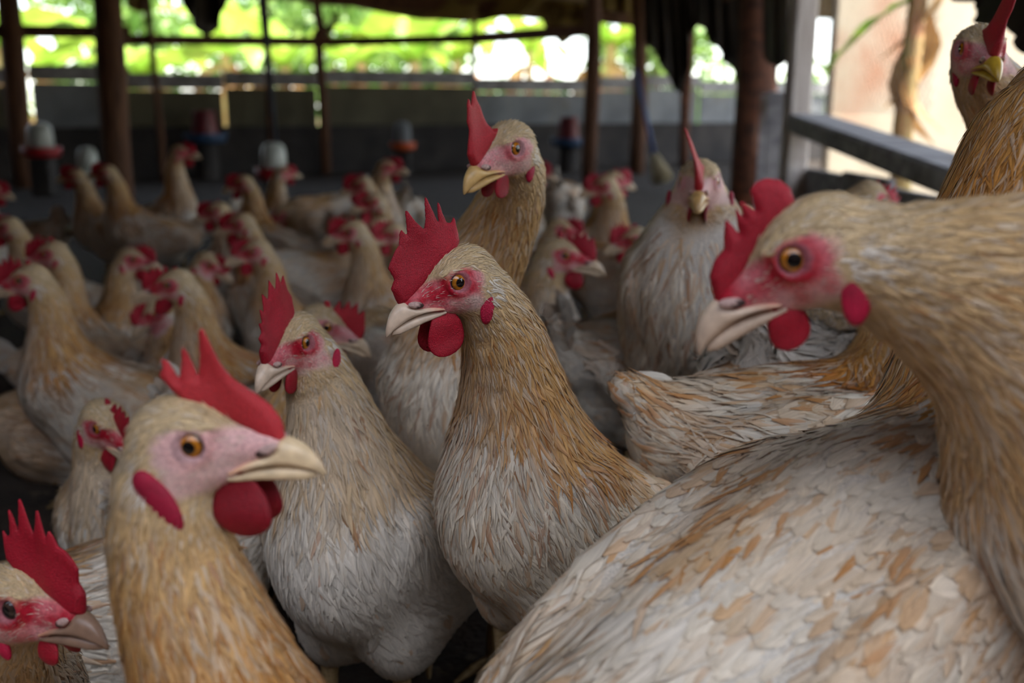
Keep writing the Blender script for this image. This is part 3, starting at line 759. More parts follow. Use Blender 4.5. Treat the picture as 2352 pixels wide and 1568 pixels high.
            yaw = math.radians(10) * sg
            x0 = V[:, 0].copy()
            V[:, 0] = x0 * math.cos(yaw) + (V[:, 1]) * math.sin(abs(yaw)) * sg * .0
            if sg < 0: Q = Q[:, ::-1]
            s.part('eye', V, Q, c, 'eye')
    def tail_part(s):
        if s.tail <= 0: return
        rng = s.rng; rows = 6; allV = []; allC = []; allU = []; n = 0
        b0 = np.array([-.155, 0, .055])
        k = 18
        for i in range(k):
            sd = 1 if i % 2 else -1; f = (i // 2) / (k / 2 - 1)
            el = math.radians(18 - s.droop + (42 - .4 * s.droop) * f + rng.normal(0, 4)); out = sd * (.20 * (1 - f) + .05 + rng.normal(0, .04))
            d = norm(np.array([-math.cos(el), out, math.sin(el)]))
            nrm = norm(np.cross(d, np.array([math.sin(el), 0, math.cos(el)]))) * sd
            wv = np.cross(nrm, d)
            Ln = (.085 + .03 * f) * rng.uniform(.9, 1.1) * s.tail; W = .0105 * rng.uniform(.8, 1.15)
            base = b0 + np.array([.02, sd * .012 * (1 - f), -.01 + .02 * f])
            v = np.linspace(0, 1, rows); pr = np.array([.5, .8, 1, 1.0, .85, .25])
            cc = WHITE * rng.uniform(.82, 1.02)
            if rng.random() < .3: cc = cc * .7 + BUFF * .3
            for r in range(rows):
                c0 = base + d * Ln * v[r] + np.array([-1, 0, -.3]) * .012 * v[r] ** 2
                for u in (1, 0, -1):
                    allV.append(c0 + wv * W * pr[r] * u + nrm * (0 if u else .0015)); allC.append(cc); allU.append(((1 - u) / 2, v[r], i * .37))
        V = s.bw(np.array(allV)) - s.base
        i, j = np.meshgrid(np.arange(rows - 1), np.arange(2), indexing='ij'); i = i.ravel(); j = j.ravel()
        q0 = np.stack([i * 3 + j, (i + 1) * 3 + j, (i + 1) * 3 + j + 1, i * 3 + j + 1], 1)
        Q = (q0[None] + (np.arange(k) * rows * 3)[:, None, None]).reshape(-1, 4)
        link('tail_feathers', mk_mesh('tail_feathers', V, Q, np.array(allC) * (1 - s.dark), np.array(allU)), M['feather'], s.root)
    def legs(s):
        for sg in (1, -1):
            hip = s.bw(np.array([.005, sg * .036, -.10]))
            f = norm(s.BR[:, 0] * np.array([1, 1, 0])); l = np.array([-f[1], f[0], 0])
            foot = np.array([hip[0], hip[1], 0.012]) + f * .012
            if hip[2] < .03: hip = np.array([hip[0], hip[1], .03])
            k = s.S
            mb = MB(); mb.tube([hip + np.array([0, 0, .02]), hip * .6 + foot * .4 - f * .008, foot], np.array([.011, .0065, .006]) * k, 8)
            for an in (-28, 0, 28, 180):
                a = math.radians(an); d = f * math.cos(a) + l * math.sin(a); ln = (.048 if an != 180 else .022) * k
                mb.tube([foot, foot + d * ln * .5 + np.array([0, 0, -.001]), foot + d * ln + np.array([0, 0, -.006])], np.array([.006, .0052, .002]) * k, 6)
            me = mb.mesh('leg', True)
            me.transform(Matrix.Translation(Vector(-s.base)))
            link('leg', me, M['leg'], s.root)
# ------------------------------------------------------------------ the barn and the place outside
M['litter'] = mat_noise('dark_litter', lin(30, 24, 19), lin(54, 43, 33), 14, .95, .6, 90, c3=lin(92, 80, 64), c3scale=30, c3cut=.66)
M['earth'] = mat_noise('sunlit_earth', lin(122, 92, 68), lin(158, 124, 92), 1.2, .95, .3, 30, c3=lin(96, 128, 52), c3scale=.6, c3cut=.52)
M['post'] = mat_noise('brown_post', lin(70, 44, 30), lin(112, 76, 52), 9, .85, .5, 40, (6, 6, .6))
M['pale_post'] = mat_noise('whitewashed_wood', lin(178, 166, 156), lin(214, 206, 198), 7, .85, .5, 50, (8, 8, .7), c3=lin(120, 96, 80), c3scale=9, c3cut=.66)
M['board'] = mat_noise('grey_board', lin(128, 128, 132), lin(176, 176, 178), 5, .85, .4, 40, (1, 6, 6), c3=lin(96, 84, 74), c3scale=4, c3cut=.62)
M['wall_panel'] = mat_noise('old_white_sheet', lin(104, 108, 112), lin(138, 142, 146), 3, .8, .2, 20, c3=lin(108, 100, 80), c3scale=1.6, c3cut=.58)
M['olive_panel'] = mat_noise('olive_sheet', lin(74, 70, 54), lin(96, 92, 72), 3, .8, .2, 20)
M['plinth'] = mat_noise('dark_plinth', lin(44, 42, 42), lin(64, 60, 58), 5, .9, .4, 30)
M['rust'] = mat_noise('brown_rail', lin(62, 36, 24), lin(104, 62, 40), 6, .85, .4, 40, (1, 5, 5))
M['tarp'] = mat_noise('brown_tarp', lin(112, 92, 44), lin(146, 122, 62), 4, .7, .3, 20)
M['dark_tarp'] = mat_noise('dark_tarp', lin(38, 34, 28), lin(60, 52, 42), 5, .75, .3, 20)
M['roof'] = mat_noise('dark_thatch', lin(60, 50, 40), lin(96, 80, 62), 8, .95, .6, 40, (1, 8, 1))
M['plaster'] = mat_noise('sunlit_plaster', lin(172, 158, 136), lin(188, 176, 156), 3, .9, .3, 60, c3=lin(160, 96, 62), c3scale=1.1, c3cut=.53)
M['drinker'] = mat_noise('white_plastic', lin(168, 172, 164), lin(184, 188, 180), 6, .35)
M['red_plastic'] = mat_noise('red_plastic', lin(150, 24, 34), lin(170, 34, 42), 6, .4)
M['orange_plastic'] = mat_noise('orange_plastic', lin(200, 84, 34), lin(214, 98, 44), 6, .4)
M['dark_red_plastic'] = mat_noise('dark_red_plastic', lin(92, 24, 34), lin(112, 32, 40), 6, .45)
M['blue_paint'] = mat_noise('blue_paint', lin(32, 62, 120), lin(42, 76, 140), 9, .45)
M['blue_tray'] = mat_noise('blue_tray', lin(44, 70, 104), lin(54, 82, 116), 9, .45)
M['bristle'] = mat_noise('pale_bristle', lin(150, 140, 112), lin(186, 174, 142), 60, .9)
M['wire'] = mat_noise('galvanised_wire', lin(150, 150, 150), lin(170, 170, 170), 20, .5, metallic=.6)
M['cord'] = mat_noise('dark_cord', lin(46, 50, 58), lin(60, 64, 72), 20, .8)
def mat_leaf(name, c1, c2, tr=.35):
    m, t, b = newmat(name)
    oi = N(t, 'ShaderNodeTexCoord'); n = N(t, 'ShaderNodeTexNoise'); n.inputs['Scale'].default_value = 2.5
    t.links.new(oi.outputs['Object'], n.inputs[0])
    r = N(t, 'ShaderNodeValToRGB'); r.color_ramp.elements[0].color = (*c1, 1); r.color_ramp.elements[1].color = (*c2, 1)
    r.color_ramp.elements[0].position = .35; r.color_ramp.elements[1].position = .65
    t.links.new(n.outputs['Fac'], r.inputs[0]); t.links.new(r.outputs[0], b.inputs['Base Color'])
    b.inputs['Roughness'].default_value = .4
    tl = N(t, 'ShaderNodeBsdfTranslucent'); mx = N(t, 'ShaderNodeMixShader'); mx.inputs[0].default_value = tr
    t.links.new(r.outputs[0], tl.inputs[0]); out = t.nodes['Material Output']
    t.links.new(b.outputs[0], mx.inputs[1]); t.links.new(tl.outputs[0], mx.inputs[2]); t.links.new(mx.outputs[0], out.inputs[0])
    return m
M['banana_leaf'] = mat_leaf('banana_leaf', lin(120, 170, 50), lin(176, 208, 84))
M['tree_leaf'] = mat_leaf('tree_leaf', lin(96, 140, 62), lin(158, 190, 104))
M['dry_leaf'] = mat_leaf('dry_leaf', lin(150, 110, 70), lin(184, 146, 98), .2)
M['pseudostem'] = mat_noise('banana_stem', lin(170, 134, 84), lin(196, 180, 122), 6, .8, .3, 30, (5, 5, .6), c3=lin(190, 128, 92), c3scale=4, c3cut=.55)
M['trunk'] = mat_noise('tree_trunk', lin(108, 84, 66), lin(150, 120, 96), 8, .9, .5, 40, (4, 4, .6))

def zc(py, d):  return P(1176, py, d)[2]
def wx(px, py, d): return P(px, py, d)[0]

# floor and ground outside
mb = MB(); g = np.zeros((41, 41, 3)); xs = np.linspace(-6.5, 4.2, 41); ys = np.linspace(-3.2, 11.6, 41)
g[..., 0] = xs[:, None]; g[..., 1] = ys[None, :]; mb.grid(g)
struct(link('floor', mb.mesh('floor'), M['litter']))
mb = MB(); g = np.zeros((3, 3, 3)); g[..., 0] = np.linspace(-60, 60, 3)[:, None]; g[..., 1] = np.linspace(-40, 90, 3)[None, :]; g[..., 2] = -.03; mb.grid(g[:, ::1])
struct(link('ground', mb.mesh('ground'), M['earth']))

# far wall: a line of sheets between posts, a plank on top, a plinth below
WA = np.array([-5.4, 7.0]); WB = np.array([3.4, 11.1]); WD = norm(WB - WA); WN = np.array([WD[1], -WD[0]])
WL = np.linalg.norm(WB - WA); wang = math.atan2(WD[1], WD[0])
def R2(a): return np.array([[math.cos(a), -math.sin(a), 0], [math.sin(a), math.cos(a), 0], [0, 0, 1]])
wall = struct(link('wall_back', MB().box((0, 0, .20), (WL, .12, .40), R2(wang), .01).mesh('wall_back'), M['plinth'], loc=(*(WA + WB) / 2, 0)))
def wall_local(px):   # distance along the wall where the photo column meets it
    dx = (px - 1176) / F_PX
    # camera ray in plan (x = dx*t, y ~ t)
    A = np.array([[WD[0], -dx], [WD[1], -1.02]]); s_, t_ = np.linalg.solve(A, -WA)
    return s_, t_
ed = [-.0] + [wall_local(px)[0] for px in (80, 265, 520, 735, 1090, 1355, 1480, 1600)] + [WL]
for i in range(len(ed) - 1):
    a, b = ed[i], ed[i + 1]
    if b - a < .05: continue
    hgt = .84 + .03 * math.sin(i * 2.1)
    light = i in (1, 5, 6, 7, 8)
    w_ = b - a - .03; mid = (a + b) / 2 - WL / 2
    lp = np.array([math.cos(wang), math.sin(wang)]) * mid
    o = link('panel', MB().box((0, 0, .40 + (hgt - .13 - .40) / 2), (w_, .03, hgt - .13 - .40), R2(wang), .006).mesh('panel'), M['wall_panel'] if light else M['olive_panel'], wall, (lp[0] + WN[0] * .0, lp[1] + WN[1] * .0, 0))
    o = link('plank', MB().box((0, 0, hgt - .06), (w_ + .02, .05, .12), R2(wang), .006).mesh('plank'), M['board'], wall, (lp[0] + WN[0] * .02, lp[1] + WN[1] * .02, 0))

def post(px, d, w, label, ztop=2.1, mat='post', square=False, lean=(0, 0), pytop=None, base_y=None):
    p = P(px, 300, d); x, y = p[0], p[1]
    mb = MB()
    if square:
        mb.box((0, 0, ztop / 2), (w, w * .8, ztop), R2(.15), .008)
    else:
        zz = np.linspace(0, ztop, 7); rr = w / 2 * (1 + .06 * np.sin(zz * 5 + px))
        mb.tube([(lean[0] * z / ztop + .012 * math.sin(z * 3 + px), lean[1] * z / ztop, z) for z in zz], rr, 12)
    o = link('post', mb.mesh('post', not square), M[mat], loc=(x, y, 0))
    return tag(o, label, 'post')
post(48, 6.9, .15, 'dark wooden post by the far left corner of the shed', 2.0)
post(268, 5.4, .148, 'thick dark brown post among the hens at the left', 2.2)
post(365, 7.4, .05, 'thin dark pole behind the thick left post', 2.0)
post(742, 8.3, .085, 'dark forked post rising behind the sloping far wall', 1.16)
post(1090, 9.6, .05, 'thin dark pole at the far wall above the tallest hen', 1.9)
post(1356, 6.6, .1, 'straight brown post right of the tallest hen', 2.2)
post(1464, 8.4, .13, 'dark post with the blue broom leaning on it', 2.0)
post(1574, 9.4, .10, 'reddish post in front of the bright gap in the tarps', 1.9, mat='rust')
post(1728, 4.6, .19, 'stout brown post where the dark tarp hangs', 2.2, mat='rust')
pp = P(1830, 300, 3.1); pale_xy = (pp[0], pp[1])
post(1828, 3.1, .074, 'whitewashed square post at the end of the wire window', 2.1, mat='pale_post', square=True)
# fork of the forked post
fk = P(742, 95, 8.3)
fo = empty('branch_fork', (fk[0], fk[1], 0)); tag(fo, 'forked branch ends above the far rail', 'branch')
zf = 1.12
link('limb', MB().tube([(0, 0, zf), (-.03, 0, zf + .15), (-.06, 0, zf + .5), (-.09, 0, zf + .9)], [.045, .04, .035, .03], 8).mesh('limb', True), M['post'], fo)
link('limb', MB().tube([(0, 0, zf + .02), (.07, 0, zf + .08), (.13, 0, zf + .2)], [.035, .03, .018], 8).mesh('limb', True), M['post'], fo)

# rails along the far side
def rail(a, b, w, h, label, mat='rust', name='rail'):
    a = np.array(a); b = np.array(b); L = np.linalg.norm(b - a); t = (b - a) / L
    l = norm(np.cross(np.array([0, 0, 1.0]), t)); u = np.cross(t, l)
    o = link(name, MB().box((0, 0, 0), (L, w, h), np.stack([t, l, u], 1), .008).mesh(name), M[mat], loc=(a + b) / 2)
    return tag(o, label, 'beam')
rail(P(-60, 71, 6.7), P(300, 74, 7.0), .05, .085, 'short dark rail running past the thick left post', 'post')
rail(P(285, 91, 7.2), P(760, 96, 8.2), .06, .075, 'brown rail from the thick post to the forked post', 'rust')
rail(P(740, 97, 8.2), P(1110, 88, 8.2), .06, .072, 'brown rail from the forked post to the thin pole', 'rust')
rail(P(1090, 88, 8.15), P(1370, 68, 7.2), .06, .085, 'brown rail sloping up to the straight brown post', 'rust')
rail(P(700, -8, 8.6), P(1480, 40, 9.0), .09, .12, 'dark eaves beam above the sagging brown tarp', 'post')
rail(P(-200, -60, 7.2), P(740, -14, 8.4), .09, .12, 'dark eaves beam over the left bays', 'post')
rail(P(1340, 32, 8.2), P(1520, 55, 8.6), .08, .1, 'short dark beam between straight post and broom post', 'post')

# roof: two slopes, dark underside, unseen edges shaped for the light inside
mb = MB()
def slab(a, b, c, d, th=.06):
    V = np.array([a, b, c, d], float); V2 = V + np.array([0, 0, th])
    mb.add(np.vstack([V, V2]), [[3, 2, 1, 0], [4, 5, 6, 7], [0, 1, 5, 4], [1, 2, 6, 5], [2, 3, 7, 6], [3, 0, 4, 7]])
ZF = 1.62
slab((-7.0, 6.6, ZF - .1), (3.9, 11.9, ZF - .1), (1.7, 4.4, 1.85), (-7.0, 4.4, 2.6))
slab((-7.0, 4.4, 2.6), (1.7, 4.4, 1.85), (1.35, ROOF_Y, ROOF_Z), (-7.0, ROOF_Y, ROOF_Z))
struct(link('roof', mb.mesh('roof'), M['roof']))
# unseen board wall added on the left to darken the middle of the shed
wl = struct(empty('shade_wall_left', (-5.6, 0, 0)))
for i in range(14):
    y0 = -.9 + i * .56
    link('board', MB().box((0, y0 + .22, 1.15), (.03, .55, 2.3), None, .004).mesh('board'), M['post'], wl)

# unseen boards added behind the camera to narrow the incoming light
wf = struct(empty('shade_wall_front', (-1.1, -.4, 0)))
for i in range(6):
    link('board', MB().box((.27 + i * .54, 0, .2), (.53, .03, .4), None, .004).mesh('board'), M['post'], wf)
for i in range(9):
    link('board', MB().box((-.27 - i * .54, 0, .85), (.53, .03, 1.7), None, .004).mesh('board'), M['post'], wf)

# unseen board wall added farther back to block the low sky
wy = struct(empty('shade_wall_yard', (0, -1.9, 0)))
for i in range(20):
    link('board', MB().box((-5.7 + i * .6, 0, 1.0), (.59, .04, 2.0), None, .004).mesh('board'), M['post'], wy)

# tarps
def cloth(pts_top, pts_bot, label, mat, waves=5, amp=.03, rows=14, name='tarp', th=.006):
    """a hanging cloth between a top edge and a bottom edge (world points), with folds and thickness"""
    n = 40; tt = np.linspace(0, 1, n)
    def crv(p):
        p = np.array(p, float); k = np.linspace(0, 1, len(p)); return np.stack([np.interp(tt, k, p[:, i]) for i in range(3)], 1)
    A = crv(pts_top); B = crv(pts_bot)
    for c in (A, B):
        for _ in range(3): c[1:-1] = (c[:-2] + 2 * c[1:-1] + c[2:]) / 4
    v = np.linspace(0, 1, rows)[:, None, None]
    G = A[None] * (1 - v) + B[None] * v
    G[..., 1] += amp * np.sin(tt * waves * 6.28)[None] * (.3 + v[..., 0]) + .4 * amp * np.sin(tt * waves * 14 + 2 * v[..., 0])
    o0 = G.mean((0, 1))
    me = MB().grid(G - o0).mesh(name, True)
    o = link(name, me, M[mat], loc=o0)
    so = o.modifiers.new('thickness', 'SOLIDIFY'); so.thickness = th
    return tag(o, label, 'tarp')
D = 8.75
cloth([P(760, -40, D), P(1100, -25, D), P(1360, 10, D)], [P(770, 4, D), P(850, 26, D), P(960, 44, D), P(1080, 52, D), P(1150, 40, D), P(1260, 44, D), P(1360, 66, D)], 'sagging brown tarp rolled under the eaves', 'tarp', 4, .05)
cloth([P(1240, 20, 8.3), P(1360, 20, 8.3)], [P(1250, 58, 8.3), P(1290, 106, 8.3), P(1350, 60, 8.3)], 'small brown tarp corner drooping by the straight post', 'tarp', 1.5, .03)
cloth([P(1360, -20, 8.4), P(1500, -20, 8.4)], [P(1365, 34, 8.4), P(1430, 44, 8.4), P(1500, 52, 8.4)], 'olive tarp strip over the gap behind the straight post', 'tarp', 3, .03)
cloth([P(410, -60, 6.0), P(530, -60, 6.0)], [P(418, 10, 6.0), P(440, 55, 6.0), P(478, 86, 6.0), P(505, 50, 6.0), P(528, 0, 6.0)], 'dark sack hanging from the roof in the left bay', 'dark_tarp', 2, .04)
cloth([P(290, -60, 7.6), P(345, -60, 7.6)], [P(290, 16, 7.6), P(318, 28, 7.6), P(345, 20, 7.6)], 'short olive tarp flap beside the thick left post', 'tarp', 2, .03)
cloth([P(1478, -60, 7.4), P(1540, -60, 7.4), P(1602, -60, 7.4)], [P(1482, 95, 7.4), P(1505, 125, 7.4), P(1535, 178, 7.4), P(1558, 215, 7.4), P(1572, 210, 7.4), P(1588, 90, 7.4), P(1602, 40, 7.4)], 'dark tarp hanging in points behind the broom post', 'dark_tarp', 5, .05)
cloth([P(1580, -80, 5.6), P(1720, -80, 5.6)], [P(1592, 40, 5.6), P(1625, 85, 5.6), P(1660, 130, 5.6), P(1690, 175, 5.6), P(1722, 230, 5.6)], 'dark tarp drawn up beside the stout brown post', 'dark_tarp', 4, .05)
cloth([P(1755, -60, 4.3), P(1810, -60, 4.1)], [P(1757, 130, 4.3), P(1785, 165, 4.2), P(1806, 130, 4.1)], 'black tarp folded between stout post and whitewashed post', 'dark_tarp', 2, .03)
cloth([P(2170, -60, 2.0), P(2600, -60, 1.5)], [P(2185, -20, 2.0), P(2240, 30, 1.9), P(2320, 90, 1.7), P(2600, 220, 1.5)], 'dark cloth slung across the top of the wire window', 'dark_tarp', 3, .03)

# right wall: plank rail on boards, wire netting above
W0 = np.array([pale_xy[0] + .02, pale_xy[1], 0]); W1 = np.array([1.02, .2, 0])
wr = struct(empty('wall_right', (W0[0], W0[1], 0)))
def rel(p): return np.asarray(p) - W0
nb = 9
for i in range(nb):
    a = W0 + (W1 - W0) * i / nb; b = W0 + (W1 - W0) * (i + .97) / nb; c = (a + b) / 2; L = np.linalg.norm(b - a); t = (b - a) / L
    h = .36 + .012 * math.sin(i * 2.3)
    link('board', MB().box(rel(c) + np.array([.02, 0, h / 2]), (L, .022, h), np.stack([t, np.array([-t[1], t[0], 0]), np.array([0, 0, 1.0])], 1), .004).mesh('board'), M['board'], wr)
for i in range(10):  # unseen upper boards, added to keep side light off the flock
    a = W0 + (W1 - W0) * (i / 6 - .45); b = W0 + (W1 - W0) * ((i + .98) / 6 - .45); c = (a + b) / 2; L = np.linalg.norm(b - a); t = (b - a) / L
    link('board', MB().box(rel(c) + np.array([.06, 0, 1.42]), (L, .022, .86), np.stack([t, np.array([-t[1], t[0], 0]), np.array([0, 0, 1.0])], 1), .004).mesh('board'), M['post'], wr)
for (px, d, w) in ((1770, 4.2, .06), (1796, 3.6, .07)):
    q = P(px, 300, d); link('board', MB().box(rel((q[0], q[1], .3)), (w * 1.6, .022, .60), R2(-.4), .004).mesh('board'), M['board'], wr)
pa = P(1852, 282, 3.05); pb = P(2105, 372, 2.2); pdir = pb - pa
rail(pa, pa + pdir * 2.2, .12, .055, 'grey weathered plank capping the low wall under the wire', 'board', 'plank_rail')
# netting
mbw = MB(); s0 = pa + np.array([0.02, 0, .03]); sd = norm(pdir * np.array([1, 1, 0])); cell = .03
Vs = []; Es = []
ncol = 60; nrow = 36
for r in range(nrow):
    for c in range(ncol):
        if (r + c) % 2: continue
        x0 = c * cell * .5; z0 = r * cell * .5
        for dx, dz in ((.5, .5), (-.5, .5)):
            Es.append((x0, z0, x0 + dx * cell, z0 + dz * cell))
Es = np.array(Es)
A = s0 + Es[:, 0:1] * sd + Es[:, 1:2] * np.array([0, 0, 1.0]); B = s0 + Es[:, 2:3] * sd + Es[:, 3:4] * np.array([0, 0, 1.0])
t_ = norm(B - A); nn = np.cross(sd, np.array([0, 0, 1.0])); u_ = np.cross(t_, nn); w = .0006
VV = np.concatenate([(A + u_ * w)[:, None], (A - u_ * w * .5 + nn * w)[:, None], (A - u_ * w * .5 - nn * w)[:, None], (B + u_ * w)[:, None], (B - u_ * w * .5 + nn * w)[:, None], (B - u_ * w * .5 - nn * w)[:, None]], 1).reshape(-1, 3)
q0 = np.array([[0, 1, 4, 3], [1, 2, 5, 4], [2, 0, 3, 5]])
QQ = (q0[None] + (np.arange(len(A)) * 6)[:, None, None]).reshape(-1, 4)
wn = link('wire_netting', mk_mesh('wire_netting', VV - s0, QQ, smooth=False), M['wire'], loc=s0)
tag(wn, 'fine wire netting stretched above the weathered plank', 'netting')

# outbuilding in the sun
q = P(1912, 300, 4.9)
ob = empty('outbuilding', (q[0], q[1], 0)); tag(ob, 'sunlit plastered building with rusty stains outside the wire', 'building')
link('wall', MB().box((1.5, .65, 1.05), (3.2, .05, 2.1), R2(.35), .01).mesh('wall'), M['plaster'], ob)
link('eave', MB().box((.0, -.1, 1.42), (.34, .5, .07), R2(.2), .01).mesh('eave'), M['rust'], ob)

# feeders and drinkers
def drinker(px, py0, py1, d, label, basemat='red_plastic', bell='drinker', hang=True, wpx=60):
    b = P(px, py1, d); t = P(px, py0, d); h = t[2] - b[2]; w = wpx / F_PX * d / 2
    o = empty('drinker', (b[0], b[1], 0)); tag(o, label, 'drinker')
    z = b[2]
    link('bell', MB().lathe([(w * .95, z), (w * 1.0, z + .06 * h), (w * .96, z + .5 * h), (w * .88, z + .8 * h), (w * .62, z + .95 * h), (w * .2, z + 1.0 * h), (.001, z + h)], n=28).mesh('bell', True), M[bell], o)
    link('tray', MB().lathe([(.001, z - .05), (w * 1.25, z - .05), (w * 1.45, z - .03), (w * 1.5, z + .012), (w * 1.42, z + .012), (w * 1.35, z - .02), (w * .9, z - .02)], n=28).mesh('tray', True), M[basemat], o)
    link('stand', MB().box((0, 0, max(z - .05, .02) / 2), (w * 1.6, w * 1.6, max(z - .05, .02)), None, .01).mesh('stand'), M['plinth'], o)
    return o
drinker(95, 280, 342, 6.3, 'white bell drinker with red tray under the far left panel', wpx=58)
drinker(204, 336, 400, 5.2, 'pale drinker behind the two long-necked hens at the left', basemat='drinker', wpx=46)
drinker(630, 326, 390, 5.4, 'white drinker with red tray hanging on the blue pipe', wpx=58)
drinker(925, 278, 330, 8.2, 'pale drinker with orange tray before the far wall', basemat='orange_plastic', bell='wall_panel', wpx=40)
def feeder(px, py0, py1, d, label, wpx=56):
    b = P(px, py1, d); t = P(px, py0, d); h = t[2] - b[2]; w = wpx / F_PX * d / 2; z = b[2]
    o = empty('feeder', (b[0], b[1], 0)); tag(o, label, 'feeder')
    link('tub', MB().lathe([(.001, z), (w, z), (w * .98, z + .1 * h), (w * .78, z + .92 * h), (w * .84, z + h), (w * .76, z + h), (w * .7, z + .9 * h), (w * .6, z + .3 * h)], n=28).mesh('tub', True), M['dark_red_plastic'], o)
    link('tray', MB().lathe([(.001, z - .03), (w * 1.4, z - .03), (w * 1.65, z + .04), (w * 1.58, z + .04), (w * 1.3, z - .005), (.001, z - .005)], n=28).mesh('tray', True), M['blue_tray'], o)
    link('stand', MB().lathe([(w * .9, 0), (w * .8, max(z - .03, .02)), (.001, max(z - .03, .02))], n=16).mesh('stand', True), M['plinth'], o)
feeder(472, 254, 318, 7.8, 'dark red tub feeder behind the left thin pole', 62)
feeder(1306, 268, 328, 8.6, 'dark red tub feeder by the straight brown post', 52)
# hanging pipe of the drinker
p0 = P(618, 150, 5.4); p1 = P(632, 326, 5.4)
tag(link('water_pipe', MB().tube([p0 - p1 + np.array([-.03, 0, 1.1]), p0 - p1 + np.array([-.02, 0, .3]), p0 - p1, (0, 0, 0)], [.02, .02, .018, .012], 8).mesh('water_pipe', True), M['cord'], loc=p1), 'dark blue pipe coming down to the hanging white drinker', 'pipe')
tag(link('hanging_pole', MB().tube([P(606, -40, 7.9), P(612, 60, 7.9), P(622, 330, 7.9)] - P(612, 60, 7.9), [.025, .028, .03], 8).mesh('hanging_pole', True), M['post'], loc=P(612, 60, 7.9)), 'slim dark pole behind the hanging white drinker', 'pole')
# broom
b0 = P(1470, 205, 7.0); b1 = P(1502, 355, 6.7)
bo = empty('broom', (b1[0], b1[1], 0)); tag(bo, 'blue handled broom leaning on the dark post', 'broom')
o0 = np.array([b1[0], b1[1], 0])
link('handle', MB().tube([b0 - o0 + (b0 - b1) * .3, b1 - o0], [.016, .018], 8).mesh('handle', True), M['blue_paint'], bo)
b2 = P(1522, 412, 6.65)
link('bristles', MB().tube([b1 - o0, (b1 + b2) / 2 - o0, b2 - o0], [.025, .055, .075], 12).mesh('bristles', True), M['bristle'], bo)

# banana plants outside
def leaf_mesh(name, L, W, droop, seed):
    r = np.random.default_rng(seed); n = 11; t = np.linspace(0, 1, n); V = []
    for i in range(n):
        x = L * t[i] * (1 - .25 * droop * t[i]); z = L * (.55 * t[i] - droop * t[i] ** 2 * .9); w = W * math.sin(math.pi * min(1, t[i] * .96 + .06)) ** .6
        for u in (-1, -.5, 0, .5, 1): V.append((x, u * w * (1 + .08 * r.normal()), z + abs(u) * w * .28 + .02 * r.normal()))
    G = np.array(V).reshape(n, 5, 3)
    mb = MB(); mb.grid(G); me = mb.mesh(name, True); me.materials.append(M['banana_leaf']); return me
LEAVES = [leaf_mesh('leaf', 1.7, .27, .55, 1), leaf_mesh('leaf', 1.5, .24, .8, 2), leaf_mesh('leaf', 1.3, .22, .3, 3)]
DRY = leaf_mesh('leaf', 1.3, .13, 1.3, 4); DRY.materials.clear(); DRY.materials.append(M['dry_leaf'])
brng = np.random.default_rng(5)
def banana(px, d, h, label, nl=5, dry=2, yl=None, r=.10):
    p = P(px, 300, d); o = empty('banana_plant', (p[0], p[1], -.03), brng.uniform(0, 6.28)); tag(o, label, 'banana plant', 'banana plants beyond the far wall')
    link('stem', MB().tube([(0, 0, 0), (.02, 0, h * .5), (.0, .02, h)], [r * 1.2, r, r * .6], 10).mesh('stem', True), M['pseudostem'], o)
    for k in range(2):
        a_ = brng.uniform(0, 6.28); x_, y_ = .35 * math.cos(a_), .35 * math.sin(a_); h2 = h * brng.uniform(.55, .95)
        link('stem', MB().tube([(x_ * .7, y_ * .7, 0), (x_, y_, h2 * .5), (x_ * 1.2, y_ * 1.2, h2)], [r * .8, r * .65, r * .35], 8).mesh('stem', True), M['pseudostem'], o)
    for i in range(nl + dry):
        dr = i >= nl
        c = link('leaf', DRY if dr else LEAVES[i % 3], None, o, (0, 0, h * (.95 if not dr else .8)))
        c.rotation_euler = (brng.normal(0, .15), brng.uniform(-.5, .1) if not dr else .5, i * 2.4 + brng.normal(0, .2)); k = brng.uniform(.8, 1.15); c.scale = (k, k, k)
BL = [(15, 12, 1.3, 'banana plant showing left of the first dark post'), (118, 16, 1.2, 'banana plant between the two left posts'),
      (340, 12, 1.0, 'banana plant just right of the thick left post'), (530, 15.5, 1.5, 'banana plant left of the slim dark pole'),
      (660, 12.2, 1.1, 'banana plant with pale stems left of the forked post'), (835, 15, 1.3, 'banana plant just right of the forked post'),
      (955, 12.8, 1.2, 'banana plant with tan stem left of the thin pole'), (1050, 16.5, 1.4, 'banana plant with green stem beside the thin pole'),
      (1215, 20, 1.7, 'banana plant standing alone in the bright gap'), (1400, 13.5, 1.45, 'banana plant seen right of the straight brown post')]
for px, d, h, lb in BL: banana(px, d, h, lb)
# a plant against the outbuilding
p = P(2085, 300, 4.0); o = empty('banana_plant', (p[0], p[1], -.03)); tag(o, 'withered young banana plant in front of the plastered building', 'banana plant')
link('stem', MB().tube([(0, 0, 0), (-.02, 0, .5), (.0, .0, 1.1), (.03, 0, 1.6)], [.045, .04, .035, .02], 10).mesh('stem', True), M['pseudostem'], o)
for i, (an, tl, dm) in enumerate(((2.8, 1.0, LEAVES[2]), (.4, 1.2, DRY), (2.0, 1.3, DRY), (-.8, 1.2, DRY), (3.6, 1.25, DRY))):
    c = link('leaf', dm, None, o, (0, 0, (1.0, .95, .85, 1.15, .8)[i])); c.rotation_euler = (0, tl, an); c.scale = (.35, .35, .35)

